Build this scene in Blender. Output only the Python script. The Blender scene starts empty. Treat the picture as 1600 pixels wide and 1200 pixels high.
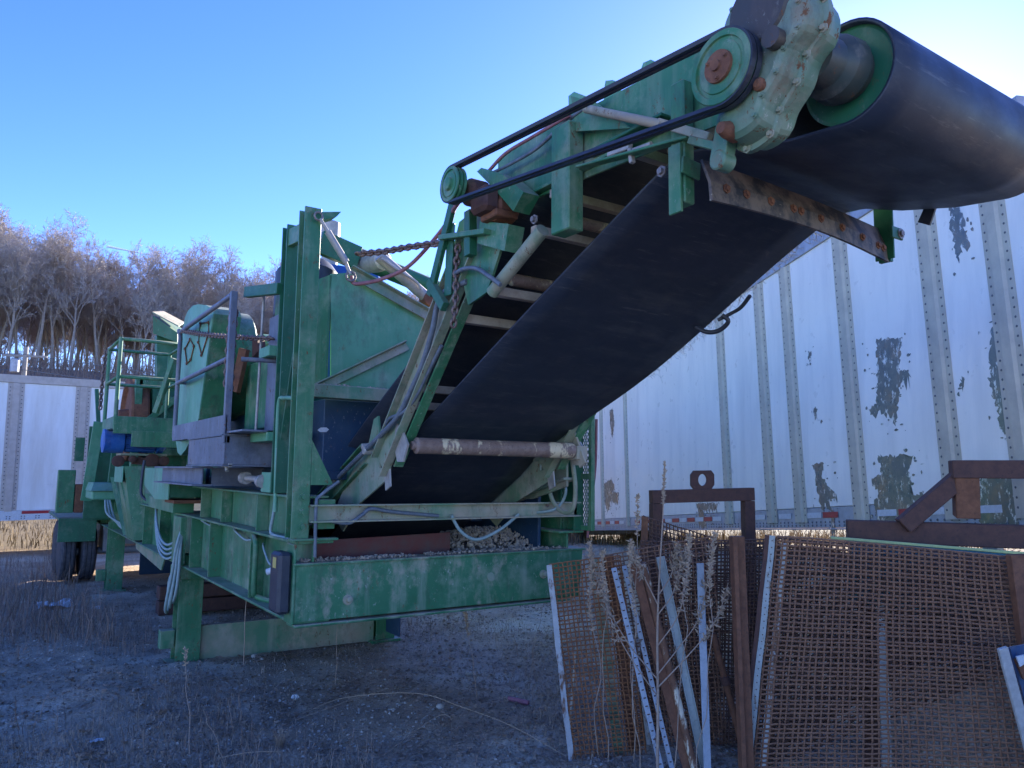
import bpy, bmesh, math, random
import numpy as np
from mathutils import Vector, Matrix, noise
random.seed(7); rng = np.random.default_rng(7)
S = bpy.context.scene
COL = S.collection
R_ = math.radians

# ------------------------------------------------------------------ camera
cam = bpy.data.cameras.new('camera'); camo = bpy.data.objects.new('camera', cam); COL.objects.link(camo)
cam.sensor_width = 36.0; cam.lens = 27.1125; cam.clip_start = 0.05; cam.clip_end = 30000
camo.matrix_world = Matrix(((0.828697, -0.074122, -0.554767, -1.7475),(-0.559558, -0.087637, -0.824145, -5.1270),(0.012469, 0.993391, -0.114101, 2.0000),(0,0,0,1)))
S.camera = camo
# ------------------------------------------------------------------ sky and sun
SUN_EL, SUN_AZ = 20.0, 61.0          # azimuth measured from +Y towards +X
w = bpy.data.worlds.new('World'); S.world = w; w.use_nodes = True
nt_ = w.node_tree; nt_.nodes.clear()
sky = nt_.nodes.new('ShaderNodeTexSky'); sky.sky_type = 'NISHITA'; sky.sun_disc = False
sky.sun_elevation = R_(SUN_EL); sky.sun_rotation = R_(SUN_AZ)
sky.altitude = 150; sky.air_density = 0.7; sky.dust_density = 0.1; sky.ozone_density = 2.5
bg = nt_.nodes.new('ShaderNodeBackground'); bg.inputs['Strength'].default_value = 0.15
wo = nt_.nodes.new('ShaderNodeOutputWorld')
hs = nt_.nodes.new('ShaderNodeHueSaturation'); hs.inputs['Saturation'].default_value = 1.25; hs.inputs['Hue'].default_value = 0.524
nt_.links.new(sky.outputs[0], hs.inputs['Color']); nt_.links.new(hs.outputs[0], bg.inputs['Color']); nt_.links.new(bg.outputs[0], wo.inputs['Surface'])
sl = bpy.data.lights.new('sun', 'SUN'); sl.energy = 5.0; sl.angle = R_(0.53); sl.color = (1.0, 0.93, 0.82)
so = bpy.data.objects.new('sun', sl); COL.objects.link(so)
sd = Vector((math.sin(R_(SUN_AZ))*math.cos(R_(SUN_EL)), math.cos(R_(SUN_AZ))*math.cos(R_(SUN_EL)), math.sin(R_(SUN_EL))))
so.rotation_euler = sd.to_track_quat('Z', 'Y').to_euler(); so.location = sd*60
S.view_settings.view_transform = 'Standard'; S.view_settings.look = 'None'
S.view_settings.exposure = 1.85; S.view_settings.gamma = 1.0; S.view_settings.use_curve_mapping = False
S.cycles.max_bounces = 6; S.cycles.diffuse_bounces = 3; S.cycles.glossy_bounces = 3; S.cycles.transparent_max_bounces = 8

# ------------------------------------------------------------------ materials
class NT:
    def __init__(s, name):
        s.m = bpy.data.materials.new(name); s.m.use_nodes = True; s.t = s.m.node_tree
        s.b = s.t.nodes['Principled BSDF']; s.g = None
    def n(s, typ, **kw):
        o = s.t.nodes.new(typ)
        for k, v in kw.items(): setattr(o, k, v)
        return o
    def l(s, a, b): s.t.links.new(a, b)
    def pos(s):
        if not s.g: s.g = s.n('ShaderNodeNewGeometry')
        return s.g.outputs['Position']
    def noise(s, scale, detail=4, rough=0.55, stretch=None, src=None, dist=0):
        src = src or s.pos()
        if stretch:
            mp = s.n('ShaderNodeMapping'); mp.inputs['Scale'].default_value = stretch; s.l(src, mp.inputs['Vector']); src = mp.outputs[0]
        o = s.n('ShaderNodeTexNoise'); o.inputs['Scale'].default_value = scale; o.inputs['Detail'].default_value = detail
        o.inputs['Roughness'].default_value = rough; o.inputs['Distortion'].default_value = dist; s.l(src, o.inputs['Vector'])
        return o.outputs['Fac']
    def step(s, x, a, b, lo=0., hi=1.):
        o = s.n('ShaderNodeMapRange'); o.inputs[1].default_value = a; o.inputs[2].default_value = b
        o.inputs[3].default_value = lo; o.inputs[4].default_value = hi; s.l(x, o.inputs[0]); return o.outputs[0]
    def math(s, op, a, b):
        o = s.n('ShaderNodeMath', operation=op)
        for i, v in enumerate((a, b)):
            if isinstance(v, (int, float)): o.inputs[i].default_value = v
            else: s.l(v, o.inputs[i])
        o.use_clamp = True
        return o.outputs[0]
    def mix(s, fac, a, b):
        o = s.n('ShaderNodeMix', data_type='RGBA')
        for sock, v in ((o.inputs[0], fac), (o.inputs[6], a), (o.inputs[7], b)):
            if isinstance(v, (int, float)): sock.default_value = v
            elif isinstance(v, tuple): sock.default_value = (*v, 1)
            else: s.l(v, sock)
        return o.outputs[2]
    def upness(s, a=0.35, b=0.9):
        s.pos(); sp = s.n('ShaderNodeSeparateXYZ'); s.l(s.g.outputs['Normal'], sp.inputs[0]); return s.step(sp.outputs[2], a, b)
    def rand(s):
        return s.n('ShaderNodeObjectInfo').outputs['Random']
    def bump(s, h, strength=0.3, dist=0.01):
        o = s.n('ShaderNodeBump'); o.inputs['Strength'].default_value = strength; o.inputs['Distance'].default_value = dist
        s.l(h, o.inputs['Height']); s.l(o.outputs[0], s.b.inputs['Normal'])
    def out(s, col=None, rough=None, metal=None, spec=None):
        for nme, v in (('Base Color', col), ('Roughness', rough), ('Metallic', metal), ('Specular IOR Level', spec)):
            if v is None: continue
            if isinstance(v, (int, float)): s.b.inputs[nme].default_value = v
            elif isinstance(v, tuple): s.b.inputs[nme].default_value = (*v, 1)
            else: s.l(v, s.b.inputs[nme])
        return s.m

def paint(name, c1, c2, fade, dustc=(0.46, 0.38, 0.28), dust=0.5, rust=0.3, streak=0.5, rough=0.42, grime=0.55, chip=0.5):
    """old machine enamel: two tones, chalky fading, dust settled on ledges, run marks and rust freckles"""
    t = NT(name)
    big = t.noise(1.7, 5, 0.6)
    col = t.mix(t.step(big, 0.38, 0.62), c1, c2)
    fd = t.math('MULTIPLY', t.step(t.noise(3.1, 7, 0.7), 0.50, 0.70), 0.6)
    col = t.mix(fd, col, fade)
    st = t.math('MULTIPLY', t.step(t.noise(9, 4, 0.6, (1, 1, 0.12)), 0.52, 0.72), streak)
    col = t.mix(st, col, fade)
    # dust: ledges and lower, rough patches
    du = t.math('MULTIPLY', t.upness(), t.step(t.noise(6, 5, 0.7), 0.25, 0.55))
    dp = t.math('MULTIPLY', t.step(t.noise(2.3, 7, 0.7, (1.3, 1.3, 0.9)), 0.56, 0.68), 0.8)
    dd = t.math('MULTIPLY', t.math('ADD', du, dp), dust)
    col = t.mix(dd, col, dustc)
    gr = t.math('MULTIPLY', t.step(t.noise(4.3, 8, 0.75, (1, 1, 0.45)), 0.54, 0.70), grime)
    col = t.mix(gr, col, (0.05, 0.05, 0.042))
    ch = t.math('MULTIPLY', t.step(t.noise(33, 8, 0.8, (1, 1, 0.6)), 0.60, 0.63), t.step(t.noise(2.1, 4, 0.6), 0.46, 0.58))
    col = t.mix(t.math('MULTIPLY', ch, chip), col, (0.40, 0.40, 0.33))
    ru = t.math('MULTIPLY', t.step(t.noise(19, 8, 0.8, (1, 1, 0.55)), 0.585, 0.635), t.step(t.noise(1.3, 3), 0.40, 0.56))
    ru = t.math('MULTIPLY', ru, rust*2)
    col = t.mix(ru, col, t.mix(t.noise(40, 4), (0.10, 0.042, 0.02), (0.22, 0.10, 0.045)))
    rr = t.math('ADD', t.math('MULTIPLY', t.math('ADD', dd, ru), 0.4), t.step(big, 0.2, 0.8, rough-0.08, rough+0.14))
    t.bump(t.noise(60, 4, 0.6), 0.12, 0.004)
    return t.out(col, rr, 0.0, 0.4)

def rusty(name, c1, c2, c3, paintc=None, pa=0.6, rough=0.8):
    t = NT(name)
    col = t.mix(t.step(t.noise(14, 6, 0.7), 0.35, 0.65), c1, c2)
    col = t.mix(t.step(t.noise(45, 5, 0.7), 0.55, 0.72), col, c3)
    if paintc:
        col = t.mix(t.step(t.noise(9, 7, 0.7, (1, 1, 0.35)), pa-0.03, pa+0.03), col, paintc)
    t.bump(t.noise(80, 5, 0.7), 0.4, 0.004)
    return t.out(col, rough, 0.0, 0.3)

def simple(name, c, c2=None, rough=0.6, scale=12, metal=0, bump=0.15, spec=0.4):
    t = NT(name)
    col = t.mix(t.step(t.noise(scale, 5, 0.65), 0.35, 0.68), c, c2) if c2 else c
    if bump: t.bump(t.noise(scale*5, 4), bump, 0.004)
    return t.out(col, rough, metal, spec)

M = {}
G1, G2, GF = (0.030, 0.148, 0.062), (0.055, 0.198, 0.090), (0.30, 0.34, 0.22)
M['green'] = paint('green_paint', G1, G2, GF, dust=0.55, rust=0.6, streak=0.4, grime=0.7, chip=0.7)
M['green_dusty'] = paint('green_paint_dusty', G1, G2, (0.34, 0.38, 0.27), dust=0.95, rust=0.7, streak=0.6, grime=0.6, chip=0.9)
M['green_dark'] = paint('green_paint_deep', (0.014, 0.10, 0.048), (0.022, 0.13, 0.062), (0.08, 0.19, 0.12), dust=0.3, rust=0.3, streak=0.25)
M['green_light'] = paint('green_paint_chalky_lit', (0.085, 0.28, 0.15), (0.12, 0.33, 0.19), (0.25, 0.41, 0.28), dust=0.25, rust=0.25, streak=0.4)  # pale green; also paints some left faces lighter, as if skylit
M['tan_green'] = paint('mud_caked_green', (0.10, 0.24, 0.13), (0.36, 0.30, 0.21), (0.42, 0.37, 0.29), dust=1.0, rust=0.6, streak=0.5, rough=0.6)
M['reducer'] = paint('chipped_reducer_paint', (0.055, 0.18, 0.105), (0.18, 0.24, 0.16), (0.34, 0.33, 0.25), dustc=(0.26, 0.14, 0.085), dust=0.9, rust=1.2, streak=0.6, chip=1.0)
M['greybeam'] = paint('grey_primer', (0.099, 0.108, 0.135), (0.135, 0.144, 0.180), (0.252, 0.270, 0.306), dust=0.35, rust=0.5, streak=0.3)
M['blue'] = paint('blue_motor_paint', (0.013, 0.091, 0.351), (0.019, 0.130, 0.442), (0.078, 0.221, 0.494), dust=0.25, rust=0.2, streak=0.2)
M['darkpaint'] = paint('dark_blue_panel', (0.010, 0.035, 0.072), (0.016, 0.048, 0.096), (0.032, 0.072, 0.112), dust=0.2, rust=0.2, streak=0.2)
M['rust'] = rusty('rust_brown', (0.145, 0.061, 0.034), (0.238, 0.102, 0.054), (0.093, 0.051, 0.037))
M['rust_dark'] = rusty('rust_dark', (0.085, 0.044, 0.036), (0.128, 0.061, 0.044), (0.060, 0.037, 0.034))
M['rust_orange'] = rusty('rust_orange_wire', (0.255, 0.102, 0.044), (0.340, 0.145, 0.060), (0.153, 0.071, 0.044))
M['rust_wire'] = rusty('rust_wire', (0.24, 0.118, 0.070), (0.32, 0.16, 0.09), (0.14, 0.072, 0.048))
M['rust_wire_dark'] = rusty('rust_wire_dark', (0.13, 0.068, 0.048), (0.18, 0.095, 0.062), (0.08, 0.045, 0.035))
M['rung'] = simple('dusty_rung_steel', (0.50, 0.42, 0.33), (0.34, 0.26, 0.20), 0.6, 11, 0.0)
M['rust_peel'] = rusty('rust_peeling_paint', (0.182, 0.084, 0.049), (0.224, 0.105, 0.056), (0.112, 0.056, 0.042), (0.700, 0.588, 0.420), 0.57)
M['roller_mud'] = rusty('mud_caked_roller', (0.195, 0.120, 0.090), (0.285, 0.195, 0.150), (0.120, 0.075, 0.068), (0.690, 0.540, 0.330), 0.58, 0.5)
M['white_peel'] = rusty('white_paint_rust_chips', (0.52, 0.50, 0.46), (0.42, 0.41, 0.39), (0.34, 0.31, 0.28), (0.19, 0.095, 0.055), 0.565, 0.6)
M['pale_blue'] = rusty('pale_blue_strip', (0.42, 0.44, 0.47), (0.33, 0.36, 0.39), (0.25, 0.26, 0.27), (0.18, 0.12, 0.085), 0.62, 0.55)
M['galv'] = rusty('weathered_galvanised', (0.34, 0.36, 0.33), (0.42, 0.43, 0.39), (0.24, 0.25, 0.23), (0.20, 0.12, 0.075), 0.59, 0.55)
M['steel_dirty'] = simple('dirty_steel', (0.308, 0.280, 0.252), (0.504, 0.448, 0.378), 0.5, 14, 0.25)
M['chain'] = simple('chain_steel', (0.150, 0.090, 0.075), (0.240, 0.180, 0.150), 0.55, 40, 0.5)
M['bolt'] = simple('bolt_steel', (0.26, 0.24, 0.23), (0.18, 0.12, 0.09), 0.5, 50, 0.4)
M['hose'] = simple('grey_hose', (0.093, 0.111, 0.128), (0.170, 0.187, 0.204), 0.5, 20)
M['hose_pale'] = simple('pale_conduit', (0.224, 0.308, 0.280), (0.336, 0.392, 0.364), 0.55, 20)
M['hose_red'] = simple('faded_red_hose', (0.240, 0.090, 0.098), (0.330, 0.150, 0.150), 0.6, 20)
M['black'] = simple('black_plastic', (0.027, 0.030, 0.042), (0.045, 0.048, 0.060), 0.45, 10)
M['tyre'] = simple('tyre_rubber', (0.037, 0.037, 0.044), (0.085, 0.080, 0.085), 0.75, 15)
M['white'] = simple('white_plastic', (0.68, 0.70, 0.70), (0.5, 0.5, 0.48), 0.5, 25)
M['sticker'] = simple('yellow_sticker', (0.55, 0.42, 0.10), (0.45, 0.34, 0.12), 0.6, 80)
M['red_rubber'] = simple('red_skirt_rubber', (0.16, 0.04, 0.032), (0.12, 0.07, 0.055), 0.7, 9)
M['rock'] = simple('crushed_rock', (0.450, 0.352, 0.255), (0.300, 0.232, 0.180), 0.85, 8)
def belt_mat():
    t = NT('conveyor_rubber')
    c = t.mix(t.step(t.noise(2.2, 5, 0.6, (0.5, 1, 1)), 0.35, 0.7), (0.017, 0.023, 0.038), (0.026, 0.033, 0.050))
    c = t.mix(t.math('MULTIPLY', t.step(t.noise(7, 7, 0.75, (0.35, 1, 1)), 0.50, 0.72), 0.45), c, (0.095, 0.092, 0.09))
    c = t.mix(t.math('MULTIPLY', t.step(t.noise(30, 8, 0.8, (0.1, 1, 1)), 0.57, 0.68), 0.4), c, (0.19, 0.18, 0.165))
    c = t.mix(t.math('MULTIPLY', t.step(t.noise(1.1, 6, 0.7), 0.52, 0.7), 0.3), c, (0.10, 0.09, 0.08))
    t.bump(t.noise(40, 4, 0.6), 0.10, 0.003)
    return t.out(c, t.step(t.noise(5, 5), 0.3, 0.7, 0.42, 0.62), 0, 0.5)
M['belt'] = belt_mat()
def flap_mat():
    t = NT('dirty_scraper_rubber')
    m = t.step(t.noise(6, 6, 0.7), 0.42, 0.58)
    c = t.mix(m, (0.028, 0.03, 0.036), (0.17, 0.13, 0.10))
    c = t.mix(t.step(t.noise(30, 5, 0.7, (0.4, 1, 1)), 0.66, 0.72), c, (0.42, 0.36, 0.25))
    t.bump(t.noise(50, 4), 0.3, 0.004)
    return t.out(c, 0.65, 0, 0.4)
M['flap'] = flap_mat()
M['stone_dark'] = simple('dark_stone', (0.20, 0.15, 0.11), (0.32, 0.25, 0.185), 0.9, 40, 0, 0)
M['hub'] = paint('grimy_hub', (0.045, 0.06, 0.05), (0.07, 0.055, 0.045), (0.12, 0.09, 0.07), dust=0.4, rust=1.0)
def trailer_mat(name, base, dirt):
    t = NT(name)
    big = t.noise(0.9, 4, 0.5)
    c = t.mix(t.step(big, 0.3, 0.7), base, tuple(v*0.9 for v in base))
    c = t.mix(t.math('MULTIPLY', t.step(t.noise(3, 6, 0.65, (1, 1, 0.15)), 0.45, 0.75), 0.7), c, dirt)
    c = t.mix(t.math('MULTIPLY', t.step(t.noise(14, 6, 0.7), 0.6, 0.75), 0.35), c, dirt)
    t.bump(t.noise(1.4, 2, 0.4), 0.25, 0.02)
    return t.out(c, t.step(t.noise(6, 4), 0.3, 0.7, 0.26, 0.42), 0, 0.5)
M['trailer'] = trailer_mat('trailer_white_skin', (0.90, 0.83, 0.75), (0.62, 0.58, 0.54))
M['trailer2'] = trailer_mat('dirty_trailer_skin', (0.82, 0.79, 0.76), (0.55, 0.49, 0.42))
M['post'] = simple('aluminium_post', (0.56, 0.49, 0.38), (0.44, 0.385, 0.31), 0.55, 5, 0.1)
M['post2'] = simple('rust_stained_post', (0.52, 0.44, 0.38), (0.42, 0.35, 0.30), 0.55, 7, 0.1)
M['rivet'] = simple('dark_rivet', (0.130, 0.130, 0.143), None, 0.5, 7, 0.4, 0)
def peel_mat():
    t = NT('bare_metal_peel')
    c = t.mix(t.step(t.noise(8, 6, 0.7), 0.35, 0.65), (0.10, 0.12, 0.12), (0.20, 0.19, 0.16))
    c = t.mix(t.step(t.noise(17, 8, 0.75, (1, 1, 0.5)), 0.56, 0.60), c, (0.72, 0.68, 0.62))
    c = t.mix(t.math('MULTIPLY', t.step(t.noise(3.5, 5, 0.7), 0.5, 0.66), 0.7), c, (0.30, 0.20, 0.12))
    return t.out(c, t.step(t.noise(5, 4), 0.3, 0.7, 0.2, 0.45), 0.3, 0.5)
M['peel'] = peel_mat()
M['tape_red'] = simple('red_reflective_tape', (0.42, 0.03, 0.04), (0.32, 0.03, 0.035), 0.4, 30)
M['tape_white'] = simple('white_reflective_tape', (0.62, 0.62, 0.64), (0.5, 0.5, 0.5), 0.4, 30)
M['rail'] = simple('trailer_rail', (0.420, 0.434, 0.476), (0.308, 0.308, 0.336), 0.5, 9, 0.3)
M['bark'] = simple('bare_bark', (0.40, 0.34, 0.29), (0.28, 0.235, 0.20), 0.9, 3, 0, 0)
M['twig'] = simple('bare_twigs', (0.50, 0.43, 0.37), (0.38, 0.33, 0.285), 0.9, 0.25, 0, 0)
M['stem'] = simple('dry_stem', (0.336, 0.224, 0.161), (0.462, 0.336, 0.238), 0.85, 30, 0, 0)
M['seed'] = simple('dry_seed_head', (0.476, 0.350, 0.238), (0.308, 0.210, 0.140), 0.9, 60, 0, 0)
M['straw'] = simple('dead_grass', (0.42, 0.31, 0.215), (0.24, 0.17, 0.12), 0.9, 2.5, 0, 0)
M['weedstem'] = simple('dead_weed_stems', (0.22, 0.135, 0.10), (0.33, 0.23, 0.165), 0.9, 4, 0, 0)
M['leaf'] = simple('fallen_leaves', (0.210, 0.128, 0.075), (0.360, 0.262, 0.188), 0.9, 9, 0, 0)
M['stone'] = simple('gravel_stone', (0.40, 0.335, 0.26), (0.56, 0.48, 0.385), 0.85, 12, 0, 0)
M['gold_grass'] = simple('sunlit_field_grass', (0.20, 0.145, 0.075), (0.145, 0.105, 0.06), 0.9, 1.5, 0, 0)
M['wood'] = simple('grey_plank', (0.520, 0.494, 0.442), (0.390, 0.364, 0.325), 0.75, 30)
M['teal'] = simple('teal_board', (0.012, 0.10, 0.13), (0.02, 0.13, 0.16), 0.5, 10)
M['yellow_edge'] = simple('pale_yellow_edge', (0.52, 0.55, 0.20), (0.44, 0.46, 0.2), 0.6, 20)
M['pink'] = simple('faded_pink_pipe', (0.36, 0.14, 0.17), (0.28, 0.11, 0.13), 0.6, 30)
M['faded_blue'] = paint('faded_blue_sheet', (0.03, 0.075, 0.17), (0.05, 0.10, 0.20), (0.12, 0.16, 0.22), dust=0.5, rust=0.6)
M['contrail'] = simple('contrail_vapour', (0.8, 0.8, 0.8), None, 1.0, 1, 0, 0)
M['pole_wood'] = simple('utility_pole_wood', (0.36, 0.33, 0.30), (0.26, 0.23, 0.2), 0.85, 9)

# ------------------------------------------------------------------ mesh builder
def V(p): return Vector(p)
def ortho(d, up):
    d = d.normalized(); u = Vector(up); u = u-d*u.dot(d)
    if u.length < 1e-5:
        u = Vector((1, 0, 0)) if abs(d.x) < 0.9 else Vector((0, 1, 0)); u = u-d*u.dot(d)
    u.normalize(); return d, u, d.cross(u)
class MB:
    def __init__(s): s.v = []; s.f = []; s.sm = []
    def add(s, vs, fs, sm=False):
        k = len(s.v); s.v += [tuple(p) for p in vs]; s.f += [tuple(i+k for i in q) for q in fs]; s.sm += [sm]*len(fs); return s
    def obox(s, c, ax, h, b=0.004):
        c = V(c); ax = [V(a) for a in ax]; b = min(b, min(h)*0.6)
        idx = {}; vs = []
        for sx in (-1, 1):
            for sy in (-1, 1):
                for sz in (-1, 1):
                    sg = (sx, sy, sz)
                    for k in range(3):
                        p = V(c)
                        for a in range(3): p += ax[a]*(sg[a]*(h[a]-(0 if a == k else b)))
                        idx[(sg, k)] = len(vs); vs.append(p)
        fs = []
        for k in range(3):
            a, bb = (k+1) % 3, (k+2) % 3
            for sk in (-1, 1):
                q = []
                for sa, sb in ((-1, -1), (1, -1), (1, 1), (-1, 1)):
                    sg = [0, 0, 0]; sg[k] = sk; sg[a] = sa; sg[bb] = sb; q.append(idx[(tuple(sg), k)])
                fs.append(q if sk > 0 else q[::-1])
            for sa in (-1, 1):
                for sb in (-1, 1):
                    q = []
                    for sk, kk in ((-1, a), (1, a), (1, bb), (-1, bb)):
                        sg = [0, 0, 0]; sg[k] = sk; sg[a] = sa; sg[bb] = sb; q.append(idx[(tuple(sg), kk)])
                    fs.append(q)
        for sx in (-1, 1):
            for sy in (-1, 1):
                for sz in (-1, 1): fs.append([idx[((sx, sy, sz), k)] for k in range(3)])
        return s.add(vs, fs)
    def bx(s, x0, x1, y0, y1, z0, z1, b=0.004):
        return s.obox(((x0+x1)/2, (y0+y1)/2, (z0+z1)/2), ((1, 0, 0), (0, 1, 0), (0, 0, 1)), (abs(x1-x0)/2, abs(y1-y0)/2, abs(z1-z0)/2), b)
    def bar(s, p0, p1, w, h, up=(0, 0, 1), b=0.003):
        p0, p1 = V(p0), V(p1); d, u, r = ortho(p1-p0, up)
        return s.obox((p0+p1)/2, (d, r, u), ((p1-p0).length/2, w/2, h/2), b)
    def prof(s, p0, p1, pts, up=(0, 0, 1)):
        p0, p1 = V(p0), V(p1); d, u, r = ortho(p1-p0, up); n = len(pts)
        vs = [p+r*a+u*b for p in (p0, p1) for a, b in pts]
        fs = [list(range(n))[::-1], list(range(n, 2*n))]+[[i, (i+1) % n, n+(i+1) % n, n+i] for i in range(n)]
        return s.add(vs, fs)
    def ibeam(s, p0, p1, h, w, up=(0, 0, 1), tw=0.012, tf=0.016):
        a, b, t = w/2, h/2, tw/2; k = b-tf
        return s.prof(p0, p1, [(-a, -b), (a, -b), (a, -k), (t, -k), (t, k), (a, k), (a, b), (-a, b), (-a, k), (-t, k), (-t, -k), (-a, -k)], up)
    def chan(s, p0, p1, h, w, up=(0, 0, 1), t=0.012):
        b = h/2       # web at r=0, flanges towards +r
        return s.prof(p0, p1, [(0, -b), (w, -b), (w, -b+t), (t, -b+t), (t, b-t), (w, b-t), (w, b), (0, b)], up)
    def ang(s, p0, p1, a, c, up=(0, 0, 1), t=0.01):
        return s.prof(p0, p1, [(0, 0), (a, 0), (a, t), (t, t), (t, c), (0, c)], up)
    def tube(s, pts, r, n=8, closed=False, r1=None):
        pts = [V(p) for p in pts]; m = len(pts); ref = None; vs = []
        for i, p in enumerate(pts):
            if closed: d = pts[(i+1) % m]-pts[i-1]
            else: d = pts[min(i+1, m-1)]-pts[max(i-1, 0)]
            if d.length < 1e-9: d = Vector((0, 0, 1))
            d.normalize()
            if ref is None: _, u, q = ortho(d, (0, 0, 1))
            else:
                u = ref-d*ref.dot(d)
                if u.length < 1e-6: _, u, q = ortho(d, (1, 0, 0))
                u.normalize(); q = d.cross(u)
            ref = u
            rr = r if r1 is None else r+(r1-r)*i/(m-1)
            vs += [p+(u*math.cos(2*math.pi*k/n)+q*math.sin(2*math.pi*k/n))*rr for k in range(n)]
        fs = []
        for i in range(m if closed else m-1):
            j = (i+1) % m
            fs += [[i*n+k, i*n+(k+1) % n, j*n+(k+1) % n, j*n+k] for k in range(n)]
        s.add(vs, fs, n > 4)
        if not closed: s.add([vs[k] for k in range(n)], [list(range(n))[::-1]]); s.add(vs[-n:], [list(range(n))])
        return s
    def lathe(s, o, axis, prof, n=24):
        o = V(o); d, u, q = ortho(V(axis), (0, 0, 1)); vs = []
        for t, r in prof: vs += [o+d*t+(u*math.cos(2*math.pi*k/n)+q*math.sin(2*math.pi*k/n))*max(r, 1e-4) for k in range(n)]
        for i in range(len(prof)-1):
            a, b = vs[i*n:(i+1)*n], vs[(i+1)*n:(i+2)*n]
            s.add(a+b, [[k, (k+1) % n, n+(k+1) % n, n+k] for k in range(n)], True)
        if prof[0][1] > 1e-3: s.add(vs[:n], [list(range(n))[::-1]])
        if prof[-1][1] > 1e-3: s.add(vs[-n:], [list(range(n))])
        return s
    def cyl(s, p0, p1, r, n=12):
        p0, p1 = V(p0), V(p1); L = (p1-p0).length; b = min(0.15*r, L*0.2)
        return s.lathe(p0, p1-p0, [(0, r-b), (b, r), (L-b, r), (L, r-b)], n)
    def plate(s, pts, th):
        th = V(th); n = len(pts); vs = [V(p) for p in pts]+[V(p)+th for p in pts]
        return s.add(vs, [list(range(n))[::-1], list(range(n, 2*n))]+[[i, (i+1) % n, n+(i+1) % n, n+i] for i in range(n)])
    def yz(s, pts, x0, x1): return s.plate([(x0, a, b) for a, b in pts], (x1-x0, 0, 0))
    def xz(s, pts, y0, y1): return s.plate([(a, y0, b) for a, b in pts], (0, y1-y0, 0))
    def build(s, name, mat, parent=None, recalc=True):
        off = V(parent['_o']) if parent is not None else Vector((0, 0, 0))
        me = bpy.data.meshes.new(name)
        me.from_pydata([(p[0]-off.x, p[1]-off.y, p[2]-off.z) for p in s.v], [], s.f)
        if recalc and len(s.f) < 6000:
            bm = bmesh.new(); bm.from_mesh(me); bmesh.ops.recalc_face_normals(bm, faces=bm.faces); bm.to_mesh(me); bm.free()
        me.polygons.foreach_set('use_smooth', s.sm if len(s.sm) == len(me.polygons) else [False]*len(me.polygons))
        me.materials.append(M[mat]); o = bpy.data.objects.new(name, me); COL.objects.link(o)
        if parent is not None: o.parent = parent; o['_o'] = parent['_o']
        return o
def thing(name, label, cat, loc=(0, 0, 0), group=None):
    o = bpy.data.objects.new(name, None); COL.objects.link(o); o.location = loc; o['_o'] = tuple(float(v) for v in loc)
    o.empty_display_size = 0.1; return tag(o, label, cat, group)
def tag(o, label=None, cat=None, group=None, kind=None):
    for k, v in (('label', label), ('category', cat), ('group', group), ('kind', kind)):
        if v: o[k] = v
    return o
def spline(pts, k=6):
    P = [V(p) for p in pts]; P = [P[0]*2-P[1]]+P+[P[-1]*2-P[-2]]; out = []
    for i in range(1, len(P)-2):
        a, b, c, d = P[i-1:i+3]
        for j in range(k):
            t = j/k; out.append(0.5*((2*b)+(c-a)*t+(2*a-5*b+4*c-d)*t*t+(3*b-a-3*c+d)*t**3))
    out.append(P[-2]); return out
def bolt(m, p, n, r=0.014, h=0.012):
    p, n = V(p), V(n).normalized(); m.lathe(p, n, [(0, r*1.6), (h*0.3, r*1.6), (h*0.31, r), (h, r*0.92)], 6)
def chain(m, pts, L=0.05, r=0.006):
    """links strung along a polyline"""
    P = spline(pts, 10); seg = []; acc = 0.0; tgt = 0.0
    for a, b in zip(P, P[1:]):
        l = (b-a).length
        while tgt <= acc+l:
            seg.append(a+(b-a)*((tgt-acc)/max(l, 1e-9))); tgt += L*0.72
        acc += l
    for i, (a, b) in enumerate(zip(seg, seg[1:])):
        c = (a+b)/2; d, u, q = ortho(b-a, (0.2, 0.3, 1)); w = u if i % 2 else q
        m.tube([c+d*(L/2*math.cos(t)*1.05)+w*(L*0.30*math.sin(t)) for t in [k*math.pi/4 for k in range(8)]], r, 5, True)

# ------------------------------------------------------------------ ground
def vnoise(x, y, scale, seed):
    g = np.random.default_rng(seed).random((64, 64)); a = x/scale; b = y/scale
    i = np.floor(a).astype(int); j = np.floor(b).astype(int); fx = a-i; fy = b-j
    fx = fx*fx*(3-2*fx); fy = fy*fy*(3-2*fy); i %= 64; j %= 64; i1 = (i+1) % 64; j1 = (j+1) % 64
    return (g[i, j]*(1-fx)+g[i1, j]*fx)*(1-fy)+(g[i, j1]*(1-fx)+g[i1, j1]*fx)*fy-0.5
def sstep(v, a, b):
    t = np.clip((v-a)/(b-a), 0, 1); return t*t*(3-2*t)
def gz(x, y):
    x = np.asarray(x, float); y = np.asarray(y, float)
    near = np.exp(-((np.hypot(x+1, y-2)/16.0)**2))
    z = 0.09*vnoise(x, y, 2.6, 1)*near+0.035*vnoise(x, y, 0.7, 2)*near+0.040*vnoise(x, y, 0.23, 3)*near+0.026*vnoise(x, y, 0.13, 4)*near
    z = z-0.01+0.6*vnoise(x, y, 30, 5)*sstep(np.hypot(x, y), 20, 60)
    hill = 13.2*sstep(y+0.04*x, 26, 100)-8.0*sstep(y+0.04*x, 128, 215)+1.6*vnoise(x, y, 26, 6)*sstep(y, 50, 90)
    bs = (x-8.52)*-0.409+(y-6.18)*-0.9125; bn = (x-8.52)*0.9125+(y-6.18)*-0.409
    z = z+np.clip(0.075*bs+0.62, 0, 1.5)*sstep(bn, -1.0, -0.1)*sstep(-bn, -60, -20)*sstep(-bs, -30, -12)
    return z+hill*sstep(-np.abs(x-10), -260, -120)
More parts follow.
